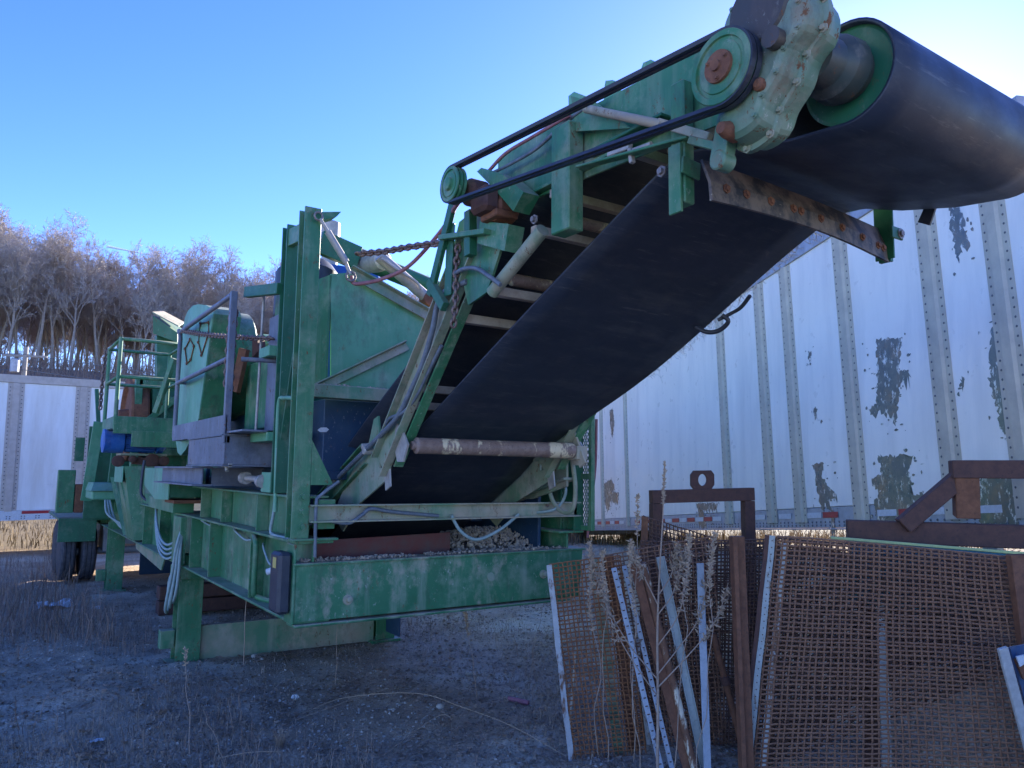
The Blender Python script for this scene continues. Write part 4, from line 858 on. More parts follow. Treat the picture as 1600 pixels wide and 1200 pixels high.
# belt loop
PC = Vector((0, -3.67, 3.38)); PR = 0.187
def arc(cy, cz, r, a0, a1, n): return [(cy+r*math.cos(R_(a0+(a1-a0)*i/n)), cz+r*math.sin(R_(a0+(a1-a0)*i/n))) for i in range(n+1)]
loop = [(1.5, 1.52), (0.78, 1.90), (0.05, 2.30), (-0.74, 2.70), (-1.2, 2.99), (-1.62, 3.30), (-1.9, 3.46), (-2.3, 3.55), (-2.9, 3.585)]
loop += arc(PC.y, PC.z, PR, 80, 272, 20)
loop += [(-3.45, 3.215), (-3.2, 3.27), (-3.02, 3.33), (-2.93, 3.345), (-2.85, 3.33), (-2.76, 3.30), (-2.66, 3.257), (-2.55, 3.208)]+[(-2.45+0.14*k_, 3.163-0.0625*k_-0.00022*k_*k_) for k_ in range(17)]+[(0.0, 1.97), (0.4, 1.76), (1.0, 1.45)]
loop += arc(1.5, 1.36, 0.16, -110, 80, 10)[0:]
def belt(m):
    n = len(loop); xs = [0.60, 0.75, 1.0, 1.2, 1.4, 1.6, 1.79]
    def trough(k, x):
        # the carrying run is troughed: its edges ride higher than the middle
        if k <= 6 and k >= 1: return 0.10*abs((x-1.185)/0.585)**2*(1.0 if k < 5 else 0.5)
        return 0
    nrm = []
    for i in range(n):
        a, b = loop[i-1], loop[(i+1) % n]; d = Vector((0, b[0]-a[0], b[1]-a[1])).normalized(); nrm.append(Vector((0, d.z, -d.y)))
    def pt(i, x, s):
        ex = 0.0
        if i <= 5: ex = -0.10 if x < 0.7 else (0.06 if x > 1.7 else 0)
        y_, z_ = loop[i]
        # the slack return run sags and hangs lower along its right edge
        sag = 0.075*math.sin(math.pi*(y_+2.75)/2.45)**2*(x-0.6)/1.19 if (i > 30 and -2.75 < y_ < -0.3) else 0
        return Vector((x+ex, y_, z_+trough(i, x)-sag))+nrm[i]*s
    k = len(xs); vs = []
    for s in (0.0, -0.014):
        for i in range(n): vs += [pt(i, x, s) for x in xs]
    fs = []
    for i in range(n):
        j = (i+1) % n
        for c in range(k-1):
            fs.append([i*k+c, i*k+c+1, j*k+c+1, j*k+c]); o = n*k; fs.append([o+i*k+c, o+j*k+c, o+j*k+c+1, o+i*k+c+1])
        for c in (0, k-1): fs.append([i*k+c, j*k+c, n*k+j*k+c, n*k+i*k+c])
    m.add(vs, fs, True)
sub('conveyor_belt', 'belt', belt)
sub('head_pulley', 'green_dark', lambda m: m.lathe((0.62, PC.y, PC.z), (1, 0, 0), [(0, 0.16), (0.004, 0.172), (0.01, 0.172), (0.012, 0.158), (0.03, 0.152), (0.035, 0.05), (1.09, 0.05), (1.1, 0.152), (1.11, 0.158), (1.128, 0.172)], 40))
sub('pulley_hub', 'hub', lambda m: (m.lathe((0.42, PC.y, PC.z), (1, 0, 0), [(0, 0.075), (0.07, 0.085), (0.1, 0.11), (0.16, 0.115), (0.18, 0.10), (0.235, 0.095)], 20), m.tube([(0.2, PC.y, PC.z), (1.98, PC.y, PC.z)], 0.035, 12), [bolt(m, (0.575, PC.y+0.075*math.cos(a), PC.z+0.075*math.sin(a)), (-1, 0, 0), 0.01, 0.02) for a in [k*1.047 for k in range(6)]]))
sub('pulley_lagging', 'belt', lambda m: m.lathe((0.63, PC.y, PC.z), (1, 0, 0), [(0, 0.168), (0.005, 0.1725), (1.10, 0.1725), (1.105, 0.168)], 40))
sub('bearing_block', 'tan_green', lambda m: (m.bx(1.88, 1.96, PC.y-0.12, PC.y+0.12, PC.z-0.07, PC.z+0.05, 0.02), m.bx(1.87, 1.95, PC.y-0.16, PC.y+0.16, PC.z-0.10, PC.z-0.071, 0.006), [bolt(m, (1.91, PC.y+q, PC.z-0.10), (0, 0, -1), 0.016, 0.03) for q in (-0.13, 0.13)]))
# struts and side members, both sides
for x, sgn in ((0.47, -1), (1.83, 1)):
    sub('strut', 'tan_green', lambda m: m.chan((x, -0.28, 2.03), (x, -1.42, 3.30), 0.20, 0.06 if sgn < 0 else 0.06, (0, 1, 1) , 0.010))
    sub('strut_flange', 'green_dusty', lambda m: m.bar((x+0.035, -0.44, 2.03), (x+0.035, -1.60, 3.30), 0.07, 0.012, (0, 1, 1)))
    sub('tail_plate', 'tan_green', lambda m: m.yz([(0.60, 1.66), (0.44, 1.83), (0.10, 2.13), (-0.03, 2.20), (-0.10, 2.36), (-0.17, 2.38), (-0.22, 2.20), (-0.22, 2.02), (-0.38, 2.02), (-0.36, 1.95), (0.12, 1.76), (0.40, 1.55)], x, x+0.014))
    sub('side_channel', 'green_dusty', lambda m: m.chan((x+0.02, 1.5, 1.45), (x+0.02, 0.0, 2.12), 0.16, 0.05, (0, 0, 1), 0.01))
    sub('pin_plate', 'steel_dirty', lambda m: m.yz([(-0.50, 2.29), (-0.46, 2.33), (-0.58, 2.28), (-0.68, 2.17), (-0.62, 2.06), (-0.54, 2.06), (-0.48, 2.16)], x-0.02 if sgn < 0 else x+0.07, x-0.006 if sgn < 0 else x+0.084))
    sub('foot_tab', 'steel_dirty', lambda m: m.yz([(-0.32, 2.0), (-0.40, 2.02), (-0.42, 1.90), (-0.35, 1.87)], x-0.01, x+0.002))
    sub('hinge_plate', 'green', lambda m: m.yz([(-1.18, 3.22), (-1.30, 3.46), (-1.58, 3.50), (-1.82, 3.30), (-1.62, 2.98), (-1.42, 2.94), (-1.36, 3.08)], x-0.03 if sgn < 0 else x+0.062, x-0.015 if sgn < 0 else x+0.077))
sub('pin', 'steel_dirty', lambda m: (m.cyl((0.4,-0.068,2.166), (0.47,-0.072,2.173), 0.022, 10), m.cyl((0.40, -0.10, 2.14), (0.46, -0.10, 2.14), 0.03, 10)))
sub('spreader_roller', 'roller_mud', lambda m: m.lathe((0.49, -0.665, 2.165), (1, 0, 0), [(0, 0.028), (0.02, 0.03), (0.03, 0.052), (1.08, 0.055), (1.09, 0.058), (1.30, 0.058), (1.31, 0.03), (1.36, 0.03)], 22))
sub('roller_bracket', 'tan_green', lambda m: (m.bar((1.84, -0.60, 2.30), (1.84, -0.74, 2.06), 0.08, 0.02, (1, 0, 0)), m.bx(1.80, 1.90, -0.72, -0.60, 2.10, 2.2, 0.006)))
# cross bars and idlers under the carrying run
bars = [(-2.14, 3.395, 0.026, 0), (-2.13, 3.28, 0.030, 1), (-1.98, 3.245, 0.026, 0), (-1.63, 3.07, 0.036, 1), (-1.62, 2.99, 0.03, 0), (-1.20, 2.95-0.04, 0.032, 0), (-0.62, 2.54, 0.03, 0), (-0.46, 2.44, 0.03, 0), (-2.62, 3.47, 0.028, 0), (-3.0, 3.44, 0.03, 0), (-2.86, 3.40, 0.03, 1)]
for y, z, r, kind in bars:
    if kind: sub('idler_roller', 'roller_mud', lambda m: m.lathe((0.56, y, z), (1, 0, 0), [(0, 0.012), (0.03, 0.014), (0.035, r), (1.25, r), (1.255, 0.014), (1.3, 0.012)], 16))
    else: sub('cross_bar', 'rung', lambda m: m.bar((0.49, y, z), (1.87, y, z), r*1.7, r*1.7))
# idler brackets poking over the carrying side
sub('idler_bracket', 'green_light', lambda m: m.plate([(0.52,-2.743,3.544), (0.52,-2.745,3.775), (0.52,-2.765,3.808), (0.52,-2.813,3.801), (0.52,-2.856,3.755), (0.52,-2.86,3.498)], (0.02, 0, 0)))
sub('idler_bracket', 'green_light', lambda m: m.plate([(0.52,-2.494,3.561), (0.52,-2.503,3.794), (0.52,-2.512,3.834), (0.52,-2.562,3.816), (0.52,-2.588,3.764), (0.52,-2.591,3.526)], (0.03, 0, 0)))
sub('idler_bracket', 'green_light', lambda m: m.plate([(0.515,-2.249,3.584), (0.515,-2.237,3.871), (0.515,-2.283,3.875), (0.515,-2.42,3.782), (0.515,-2.421,3.523)], (0.02, 0, 0)))
# box posts on the near side
for x0, y0, y1, z0, z1 in ((0.40, -2.39, -2.25, 3.13, 3.66), (0.43, -3.085, -3.01, 3.06, 3.57)):
    sub('box_post', 'green', lambda m: m.bx(x0, 0.49, y0, y1, z0, z1, 0.006))
sub('post_bolt', 'bolt', lambda m: bolt(m, (0.428,-2.964,3.221), (-1, 0, 0), 0.016, 0.016)); sub('post_bolt', 'bolt', lambda m: bolt(m, (0.36,-2.178,3.22), (-1, 0, 0), 0.016, 0.02))
sub('fold_arm', 'tan_green', lambda m: m.tube([(0.45, -2.12, 3.20), (0.45, -1.66, 2.97)], 0.036, 12))
sub('box_rail', 'green_dark', lambda m: m.bx(0.44, 0.498, -2.95, -2.45, 3.47, 3.485, 0.003))
sub('push_rod', 'tan_green', lambda m: (m.tube([(0.4,-2.513,3.661), (0.4,-2.998,3.399)], 0.020, 8), m.bar((0.4,-2.98,3.414), (0.4,-3.245,3.254), 0.03, 0.035)))
sub('angle_plate', 'green', lambda m: (m.plate([(0.44,-2.353,3.801), (0.44,-2.533,3.695), (0.44,-2.767,3.483), (0.44,-2.393,3.609)], (0.012, 0, 0)), m.bar((0.43,-2.43,3.415), (0.43,-3.123,3.307), 0.05, 0.012)))
sub('latch', 'steel_dirty', lambda m: (m.bar((0.44,-2.63,3.416), (0.44,-2.767,3.403), 0.03, 0.035), m.bar((0.44,-2.767,3.391), (0.44,-2.778,3.322), 0.025, 0.02), m.tube([(0.44,-2.786,3.376), (0.44,-2.894,3.366)], 0.012, 6)))
# bracket around the jackshaft
sub('motor_bracket', 'green', lambda m: (m.plate([(0.36,-1.623,3.644), (0.36,-1.67,3.65), (0.36,-1.882,3.545), (0.36,-2.077,3.389), (0.36,-1.988,3.315), (0.36,-1.822,3.473)], (0.1, 0, 0)), m.plate([(0.38,-1.633,3.365), (0.38,-1.918,3.271), (0.38,-1.88,3.138), (0.38,-1.604,3.246)], (0.1, 0, 0)), m.bar((0.36,-1.236,3.364), (0.36,-1.746,3.271), 0.05, 0.03)))
sub('a_frame', 'green_dark', lambda m: (m.bar((0.38,-1.329,3.551), (0.38,-1.071,3.052), 0.06, 0.03, (1, 0, 0)), m.bar((0.38,-1.528,3.449), (0.38,-1.538,3.189), 0.06, 0.05, (1, 0, 0)), m.bar((0.38,-1.067,3.139), (0.38,-1.258,2.949), 0.06, 0.04, (1, 0, 0)), m.bar((0.4,-1.257,3.02), (0.4,-1.276,3.446), 0.08, 0.012, (1, 0, 0))))
sub('jackshaft', 'rust_dark', lambda m: (m.tube([(0.16, -1.66, 3.52), (0.6, -1.66, 3.52)], 0.028, 12), m.lathe((0.26, -1.66, 3.50), (1, 0, 0), [(0, 0.05), (0.03, 0.075), (0.12, 0.075), (0.14, 0.05)], 16), m.bx(0.28, 0.38, -1.84, -1.68, 3.36, 3.50, 0.02)))
sub('hydraulic_motor', 'rust', lambda m: (m.lathe((0.36, -1.78, 3.40), (1, 0, 0), [(0, 0.04), (0.02, 0.075), (0.12, 0.08), (0.14, 0.06)], 18), m.bx(0.34, 0.48, -1.86, -1.7, 3.33, 3.37, 0.006)))
def sheave(m, c, r, w_):
    m.lathe(c, (1, 0, 0), [(0, r*0.30), (0.001, r*0.68), (0.006, r*0.70), (0.008, r*0.80), (0.0, r*0.82), (0.0, r*0.97), (0.006, r), (w_*0.22, r*0.97), (w_*0.32, r*0.85), (w_*0.42, r*0.99), (w_*0.58, r*0.99), (w_*0.68, r*0.85), (w_*0.78, r*0.97), (w_, r), (w_+0.002, r*0.5)], 40)
DS, JS = Vector((0.17, -3.49, 3.35)), Vector((0.17, -1.655, 3.52))
sub('drive_sheave', 'green', lambda m: sheave(m, DS, 0.128, 0.055))
sub('sheave_hub', 'rust', lambda m: (m.lathe(DS+Vector((-0.015, 0, 0)), (1, 0, 0), [(0, 0.03), (0.004, 0.055), (0.05, 0.06)], 20), m.lathe(DS+Vector((-0.024, 0, 0)), (1, 0, 0), [(0, 0.018), (0.01, 0.02)], 12), [bolt(m, DS+Vector((-0.013, 0.042*math.cos(a), 0.042*math.sin(a))), (-1, 0, 0), 0.006, 0.008) for a in (0.5, 2.6, 4.7)]))
sub('idler_sheave', 'green', lambda m: (sheave(m, JS, 0.096, 0.055), m.lathe(JS+Vector((-0.02, 0, 0)), (1, 0, 0), [(0, 0.02), (0.004, 0.035), (0.03, 0.04)], 16)))
def vbelt(m):
    d = JS-DS; al = math.atan2(d.z, d.y); r0, r1 = 0.128, 0.096; be = math.acos((r0-r1)/d.length)
    for xo in (0.012, 0.041):
        P = [(DS.y+r0*math.cos(a), DS.z+r0*math.sin(a)) for a in np.linspace(al+be, al+2*math.pi-be, 18)]+[(JS.y+r1*math.cos(a), JS.z+r1*math.sin(a)) for a in np.linspace(al-be, al+be, 14)]
        n = len(P); vs = []
        cy, cz = sum(p[0] for p in P)/n, sum(p[1] for p in P)/n
        for i, (y, z) in enumerate(P):
            a, b = P[i-1], P[(i+1) % n]; t = Vector((0, b[0]-a[0], b[1]-a[1])).normalized(); nn = Vector((0, t.z, -t.y))
            c = Vector((0.17+xo, y, z))
            sag = 0
            vs += [c+nn*0.006+Vector((-0.011, 0, 0)), c+nn*0.006+Vector((0.011, 0, 0)), c-nn*0.009+Vector((0.007, 0, 0)), c-nn*0.009+Vector((-0.007, 0, 0))]
        m.add(vs, [[i*4+k, i*4+(k+1) % 4, ((i+1) % n)*4+(k+1) % 4, ((i+1) % n)*4+k] for i in range(n) for k in range(4)])
sub('drive_belt', 'black', vbelt)
# shaft mounted gear reducer
GO = [(-3.47, 3.63), (-3.58, 3.68), (-3.70, 3.62), (-3.79, 3.50), (-3.785, 3.40), (-3.72, 3.34), (-3.68, 3.26), (-3.61, 3.19), (-3.57, 3.12), (-3.47, 3.10), (-3.41, 3.15), (-3.39, 3.24), (-3.41, 3.38), (-3.42, 3.54)]
def shrink(P, k):
    cy, cz = sum(p[0] for p in P)/len(P), sum(p[1] for p in P)/len(P); return [(cy+(y-cy)*k, cz+(z-cz)*k) for y, z in P]
def smoothpoly(P, k=4):
    Q = [Vector((0, a, b)) for a, b in P]; n = len(Q); out = []
    for i in range(n):
        a, b, c, d = Q[i-1], Q[i], Q[(i+1) % n], Q[(i+2) % n]
        for j in range(k):
            t = j/k; w_ = 0.5*((2*b)+(c-a)*t+(2*a-5*b+4*c-d)*t*t+(3*b-a-3*c+d)*t**3); out.append((w_.y, w_.z))
    return out
def gearbox(m):
    S_ = smoothpoly(GO); rows = [(0.235, 0.70), (0.245, 0.84), (0.262, 0.90), (0.32, 0.93), (0.325, 1.0), (0.337, 1.0), (0.3375, 1.0), (0.349, 1.0), (0.354, 0.93), (0.42, 0.90), (0.435, 0.82), (0.44, 0.6)]
    n = len(S_); vs = []
    for x, k in rows: vs += [(x, a, b) for a, b in shrink(S_, k)]
    fs = [list(range(n))[::-1], [(len(rows)-1)*n+q for q in range(n)]]+[[r*n+q, r*n+(q+1) % n, (r+1)*n+(q+1) % n, (r+1)*n+q] for r in range(len(rows)-1) for q in range(n)]
    m.add(vs, fs)
GB = sub('gear_reducer', 'reducer', gearbox)
for p_ in shrink(GO, 0.965):
    sub('reducer_bolt', 'tan_green', lambda m: bolt(m, (0.324, p_[0], p_[1]), (-1, 0, 0), 0.010, 0.014))
for p_ in shrink(GO, 0.80)[:9]:
    sub('cover_bolt', 'reducer', lambda m: bolt(m, (0.242, p_[0], p_[1]), (-1, 0, 0), 0.007, 0.01))
sub('breather', 'steel_dirty', lambda m: m.lathe((0.30, -3.57, 3.68), (0, 0, 1), [(0, 0.012), (0.03, 0.012), (0.031, 0.02), (0.05, 0.02)], 10))
sub('reducer_cover', 'hub', lambda m: (m.lathe((0.222, -3.60, 3.52), (1, 0, 0), [(0, 0.02), (0.004, 0.11), (0.02, 0.125), (0.05, 0.13)], 24), m.lathe((0.19, -3.49, 3.35), (1, 0, 0), [(0.03, 0.05), (0.08, 0.06)], 16)))
sub('oil_plug', 'rust', lambda m: m.lathe((0.225, -3.60, 3.26), (1, 0, 0), [(-0.01, 0.012), (0, 0.022), (0.03, 0.024)], 12)); sub('oil_plug', 'rust', lambda m: m.lathe((0.235, -3.46, 3.16), (1, 0, 0), [(-0.03, 0.02), (0, 0.03), (0.05, 0.034)], 12))
sub('torque_bracket', 'reducer', lambda m: (m.bar((0.30, -3.42, 3.24), (0.30, -3.38, 3.09), 0.07, 0.05, (1, 0, 0)), m.lathe((0.27, -3.385, 3.09), (1, 0, 0), [(0, 0.03), (0.005, 0.036), (0.06, 0.036), (0.065, 0.03)], 16), m.bar((0.306, -3.40, 3.13), (0.306, -3.24, 3.22), 0.03, 0.045, (1, 0, 0))))
sub('lifting_lug', 'greybeam', lambda m: m.plate([(0.3,-3.697,3.427), (0.3,-3.687,3.465), (0.3,-3.726,3.511), (0.3,-3.742,3.557), (0.3,-3.778,3.526), (0.3,-3.728,3.423)], (0.02, 0, 0)))
# scraper under the head
def scraper(m):
    n = 10; vs = []
    for i in range(n+1):
        t = i/n; x = 0.46+1.50*t; bow = 0.02*math.sin(math.pi*t)
        y = -3.17+0.17*t-bow; z1 = 3.218+0.055*t; z0 = 3.04+0.022*math.sin(math.pi*t)+0.045*t
        for yy, zz in ((y-0.028, z0), (y-0.022, z0+0.075), (y+0.02, z1), (y+0.032, z1), (y-0.008, z0+0.075), (y-0.014, z0)): vs.append((x, yy, zz))
    k = 6; fs = [list(range(k)), [n*k+q for q in range(k)][::-1]]+[[i*k+q, i*k+(q+1) % k, (i+1)*k+(q+1) % k, (i+1)*k+q] for i in range(n) for q in range(k)]
    m.add(vs, fs)
sub('scraper', 'flap', scraper)
for x in (0.55, 0.68, 0.85, 1.02, 1.08, 1.25, 1.45, 1.66, 1.84, 1.90):
    sub('scraper_bolt', 'rust', lambda m: bolt(m, (x, -3.196-0.019*math.sin(math.pi*(x-0.46)/1.5)+0.17*(x-0.46)/1.5, 3.10+0.02*math.sin(math.pi*(x-0.46)/1.5)+0.045*(x-0.46)/1.5), (0, -1, 0.1), 0.013, 0.012))
sub('scraper_bar', 'green', lambda m: (m.bar((0.40, -3.10, 3.20), (0.50, -3.10, 3.19), 0.012, 0.07), m.bx(0.412, 0.426, -3.08, -3.015, 3.02, 3.3, 0.002)))
sub('slotted_bracket', 'green_dark', lambda m: (m.bx(1.952, 1.964, -3.06, -2.96, 3.10, 3.42, 0.002), m.bx(1.965, 1.99, -3.035, -3.02, 3.09, 3.43, 0.002), m.bx(1.965, 1.99, -2.985, -2.97, 3.09, 3.43, 0.002), m.bx(1.965, 1.989, -3.019, -2.986, 3.09, 3.12, 0.002), m.bx(1.93, 2.03, -3.07, -3.056, 3.20, 3.26, 0.003)))
sub('slot_bolt', 'bolt', lambda m: bolt(m, (2.005, -3.07, 3.23), (0, -1, 0), 0.018, 0.014))
sub('hanging_strap', 'black', lambda m: m.plate([(1.9,-3.276,3.345), (1.9,-3.33,3.347), (1.9,-3.269,3.201), (1.9,-3.214,3.231)], (0.012, 0, 0)))
# frayed strands along the belt edge
def fray(m):
    r = random.Random(8)
    for _ in range(170):
        i = r.randint(33, 44); a, b = loop[i % len(loop)], loop[(i+1) % len(loop)]; t = r.random()
        p = Vector((1.788, a[0]+(b[0]-a[0])*t, a[1]+(b[1]-a[1])*t)); p.z -= 0.075*math.sin(math.pi*(p.y+2.75)/2.45)**2 if -2.75 < p.y < -0.3 else 0; P = [p]
        for k in range(3): P.append(P[-1]+Vector((r.uniform(0, 0.012), r.gauss(0, 0.016), r.gauss(-0.008, 0.012))))
        m.tube(P, 0.0016, 3)
fr = sub('frayed_strands', 'white', fray); fr['kind'] = 'stuff'
sub('side_cable', 'black', lambda m: (m.tube(spline([(1.77,-2.314,3.016), (1.79,-2.233,2.966), (1.79,-2.158,2.941), (1.76,-2.087,2.91)], 5), 0.012, 6), m.tube(spline([(1.76,-2.117,2.936), (1.79,-2.138,2.898), (1.79,-2.07,2.855), (1.76,-2.002,2.85), (1.72,-1.939,2.89)], 5), 0.014, 6)))
sub('strut_cable', 'hose', lambda m: m.tube(spline([(0.44,-1.406,3.08), (0.42,-1.219,3.068), (0.42,-1.097,3.002), (0.42,-1.039,2.854), (0.42,-0.917,2.652), (0.42,-0.752,2.487), (0.42,-0.595,2.354), (0.42,-0.387,2.258), (0.42,0.029,2.092), (0.42,0.502,1.903), (0.42,0.828,1.747)], 6), 0.018, 8))
sub('strut_cable', 'hose', lambda m: m.tube(spline([(0.43,-0.363,2.289), (0.42,-0.48,2.347), (0.42,-0.668,2.37), (0.44,-0.802,2.464), (0.45,-0.906,2.576), (0.45,-1.102,2.751)], 6), 0.012, 6))
sub('top_hose', 'hose_red', lambda m: m.tube(spline([(0.42,-1.646,3.65), (0.42,-1.818,3.694), (0.42,-2.054,3.696), (0.42,-2.369,3.692)], 5), 0.010, 6))
sub('top_hose', 'hose', lambda m: m.tube(spline([(0.44,-1.661,3.643), (0.44,-1.851,3.634), (0.44,-2.072,3.637), (0.44,-2.319,3.685), (0.44,-2.578,3.707)], 5), 0.010, 6))
sub('loop_hose', 'hose', lambda m: m.tube(spline([(0.4,-1.327,3.135), (0.38,-1.47,3.131), (0.38,-1.609,3.102), (0.38,-1.741,3.031), (0.4,-1.817,2.974)], 5), 0.013, 7))

# ------------------------------------------------------------------ screen cloths, frames and bars stacked on the right
def gzf(x, y): return float(gz(x, y))
def lerp(a, b, t): return a+(b-a)*t
def wire_panel(th, quad, nu, nv, r, mat, bulge=0.05, seed=1, crimp=0.006, skew=0.0, wob=0.003):
    """crimped wires woven over and under inside a bulging quad (TL, TR, BR, BL)"""
    TL, TR, BR, BL = [Vector(p) for p in quad]; rr = random.Random(seed)
    nrm = (TR-TL).cross(BL-TL).normalized()
    ph = [rr.uniform(0, 6.28) for _ in range(6)]
    def P(u, v):
        p = lerp(lerp(TL, TR, u), lerp(BL, BR, u), v)
        w_ = wob*(math.sin(9*u+5*v+ph[0])+math.sin(7*v-6*u+ph[1]))
        return p+nrm*(bulge*math.sin(math.pi*u)*math.sin(math.pi*(0.15+0.8*v))+w_*0.8)+(TR-TL).normalized()*w_*0.7*math.sin(13*v+ph[2])+Vector((0, 0, w_*0.7*math.sin(11*u+ph[3])))
    m = MB()
    ju = [rr.gauss(0, 0.10) for _ in range(nu+1)]; jv = [rr.gauss(0, 0.10) for _ in range(nv+1)]
    for i in range(nu+1):
        u = (i+ju[i])/nu; m.tube([P(min(1.0, max(0, u+skew*(j/nv-0.5))), j/nv)+nrm*(crimp if (i+j) % 2 else -crimp) for j in range(nv+1)], r, 4)
    for j in range(nv+1):
        v = (j+jv[j])/nv; m.tube([P(i/nu, min(1, max(0, v)))+nrm*(-crimp if (i+j) % 2 else crimp) for i in range(nu+1)], r, 4)
    o = m.build('wire_mesh', mat, th, False); o['kind'] = 'stuff'
    return P, nrm
def edge_strip(th, P, nrm, u0, u1, mat, name='edge_strip', th_=0.006, off=0.014, n=12, v0=0.0, v1=1.0):
    m = MB(); vs = []
    for j in range(n+1):
        v = v0+(v1-v0)*j/n; a, b = P(u0, v), P(u1, v); vs += [a+nrm*off, b+nrm*off, b+nrm*(off+th_), a+nrm*(off+th_)]
    fs = [[0, 1, 2, 3], [n*4+3, n*4+2, n*4+1, n*4]]+[[j*4+k, j*4+(k+1) % 4, (j+1)*4+(k+1) % 4, (j+1)*4+k] for j in range(n) for k in range(4)]
    m.add(vs, fs); return m.build(name, mat, th)
def gp(p, dz=0.0): p = Vector(p); p.z = gzf(p.x, p.y)+dz; return p

# left hand cloth with white painted hook edge
Q = [(1.649,-0.589,1.346), (2.112,-0.824,1.409), gp((2.35,-0.84,0)), gp((1.811,-0.651,0))]
t = thing('screen_panel', 'rusty orange wire screen with a white peeling edge, leftmost of the stacked screens', 'wire screen', gp((1.811,-0.651,0)), 'wire screens')
P, nr = wire_panel(t, Q, 16, 44, 0.0052, 'rust_orange', 0.02, 1)
if nr.y > 0: nr = -nr
edge_strip(t, P, nr, -0.045, 0.028, 'white_peel')
edge_strip(t, P, -nr, 0.60, 0.74, 'tan_green', 'backing_bar', 0.01, 0.05); edge_strip(t, P, -nr, 0.80, 0.94, 'rust', 'backing_bar', 0.01, 0.05)
# middle cloth
Q = [(2.178,-0.586,1.384), (2.851,-1.06,1.539), gp((2.962,-1.051,0)), gp((2.323,-0.701,0))]
t = thing('screen_panel', 'brown wire screen behind the leaning pale strips and dead weed', 'wire screen', gp((2.646,-0.87,0)), 'wire screens')
P, nr = wire_panel(t, Q, 21, 44, 0.0052, 'rust_wire', 0.02, 2, skew=0.05)
# dark close-woven cloth next to it
Q = [(2.848,-0.869,1.485), (3.212,-1.363,1.53), gp((3.149,-1.278,0)), gp((2.768,-0.882,0))]
t = thing('screen_panel', 'dark fine wire screen between the pale flat bar and the rusty angle post', 'wire screen', gp((2.961,-1.082,0)), 'wire screens')
wire_panel(t, Q, 24, 56, 0.0052, 'rust_wire_dark', 0.015, 3)
# a second dark layer behind, one thing of its own
Q = [(2.603,-0.52,1.467), (3.406,-1.243,1.474), gp((3.348,-1.211,0)), gp((2.539,-0.574,0))]
t = thing('screen_panel', 'darkest wire screen at the back, seen through the screens in front', 'wire screen', gp((2.957,-0.901,0)), 'wire screens')
wire_panel(t, Q, 34, 50, 0.0056, 'rust_wire_dark', 0.02, 4)
# short screen with red post standing higher at the back
Q = [(2.853,-0.288,1.652), (3.307,-0.691,1.475), gp((3.414,-0.529,0)), gp((2.93,-0.191,0))]
t = thing('screen_panel', 'screen with reddish end post rising to a sloping top edge before the trailer', 'wire screen', gp((3.174,-0.362,0)), 'wire screens')
P, nr = wire_panel(t, Q, 20, 46, 0.0052, 'rust_wire_dark', 0.015, 5, skew=0.04)
if nr.y > 0: nr = -nr
edge_strip(t, P, nr, -0.02, 0.07, 'rust', 'end_post', 0.02, 0.008)
# big right hand cloth, two layers hooked together
Q = [(2.651,-1.784,1.608), (3.524,-2.846,1.523), gp((3.59,-2.933,0.076)), gp((2.629,-1.558,0))]
t = thing('screen_panel', 'large rusty wire screen with galvanised left edge, filling the lower right corner', 'wire screen', gp((2.629,-1.558,0)), 'wire screens')
P, nr = wire_panel(t, Q, 37, 50, 0.0062, 'rust_wire', 0.05, 6, wob=0.0035)
if nr.y > 0: nr = -nr
edge_strip(t, P, nr, -0.035, -0.008, 'galv', 'hook_strip', 0.012, 0.01); edge_strip(t, P, nr, -0.055, -0.036, 'rust_dark', 'hook_lip', 0.02, 0.004); edge_strip(t, P, -nr, 0.022, 0.048, 'white_peel', 'hook_strip', 0.008, 0.01, v0=0.03)
m = MB(); rr_ = random.Random(4)
for j in range(34):
    bolt(m, P(-0.021, 0.02+j*0.028)+nr*0.022, nr, 0.0028, 0.003)
o = m.build('hook_rivets', 'rust_dark', t, False); o['kind'] = 'stuff'
Q = [(2.773,-1.68,1.579), (3.771,-2.765,1.487), gp((3.976,-2.811,-0.051)), gp((2.82,-1.479,0))]
t = thing('screen_panel', 'second rusty wire screen close behind the large right hand one', 'wire screen', gp((2.82,-1.479,0)), 'wire screens')
wire_panel(t, Q, 38, 52, 0.0062, 'rust_wire_dark', 0.06, 7, skew=0.03)
Q = [(2.962,-1.557,1.518), (4.06,-2.646,1.418), gp((4.271,-2.691,-0.157)), gp((3.009,-1.386,0))]
t = thing('screen_panel', 'hindmost rusty wire screen of the right hand stack', 'wire screen', gp((3.009,-1.386,0)), 'wire screens')
wire_panel(t, Q, 40, 54, 0.0064, 'rust_wire_dark', 0.04, 8, skew=0.02)

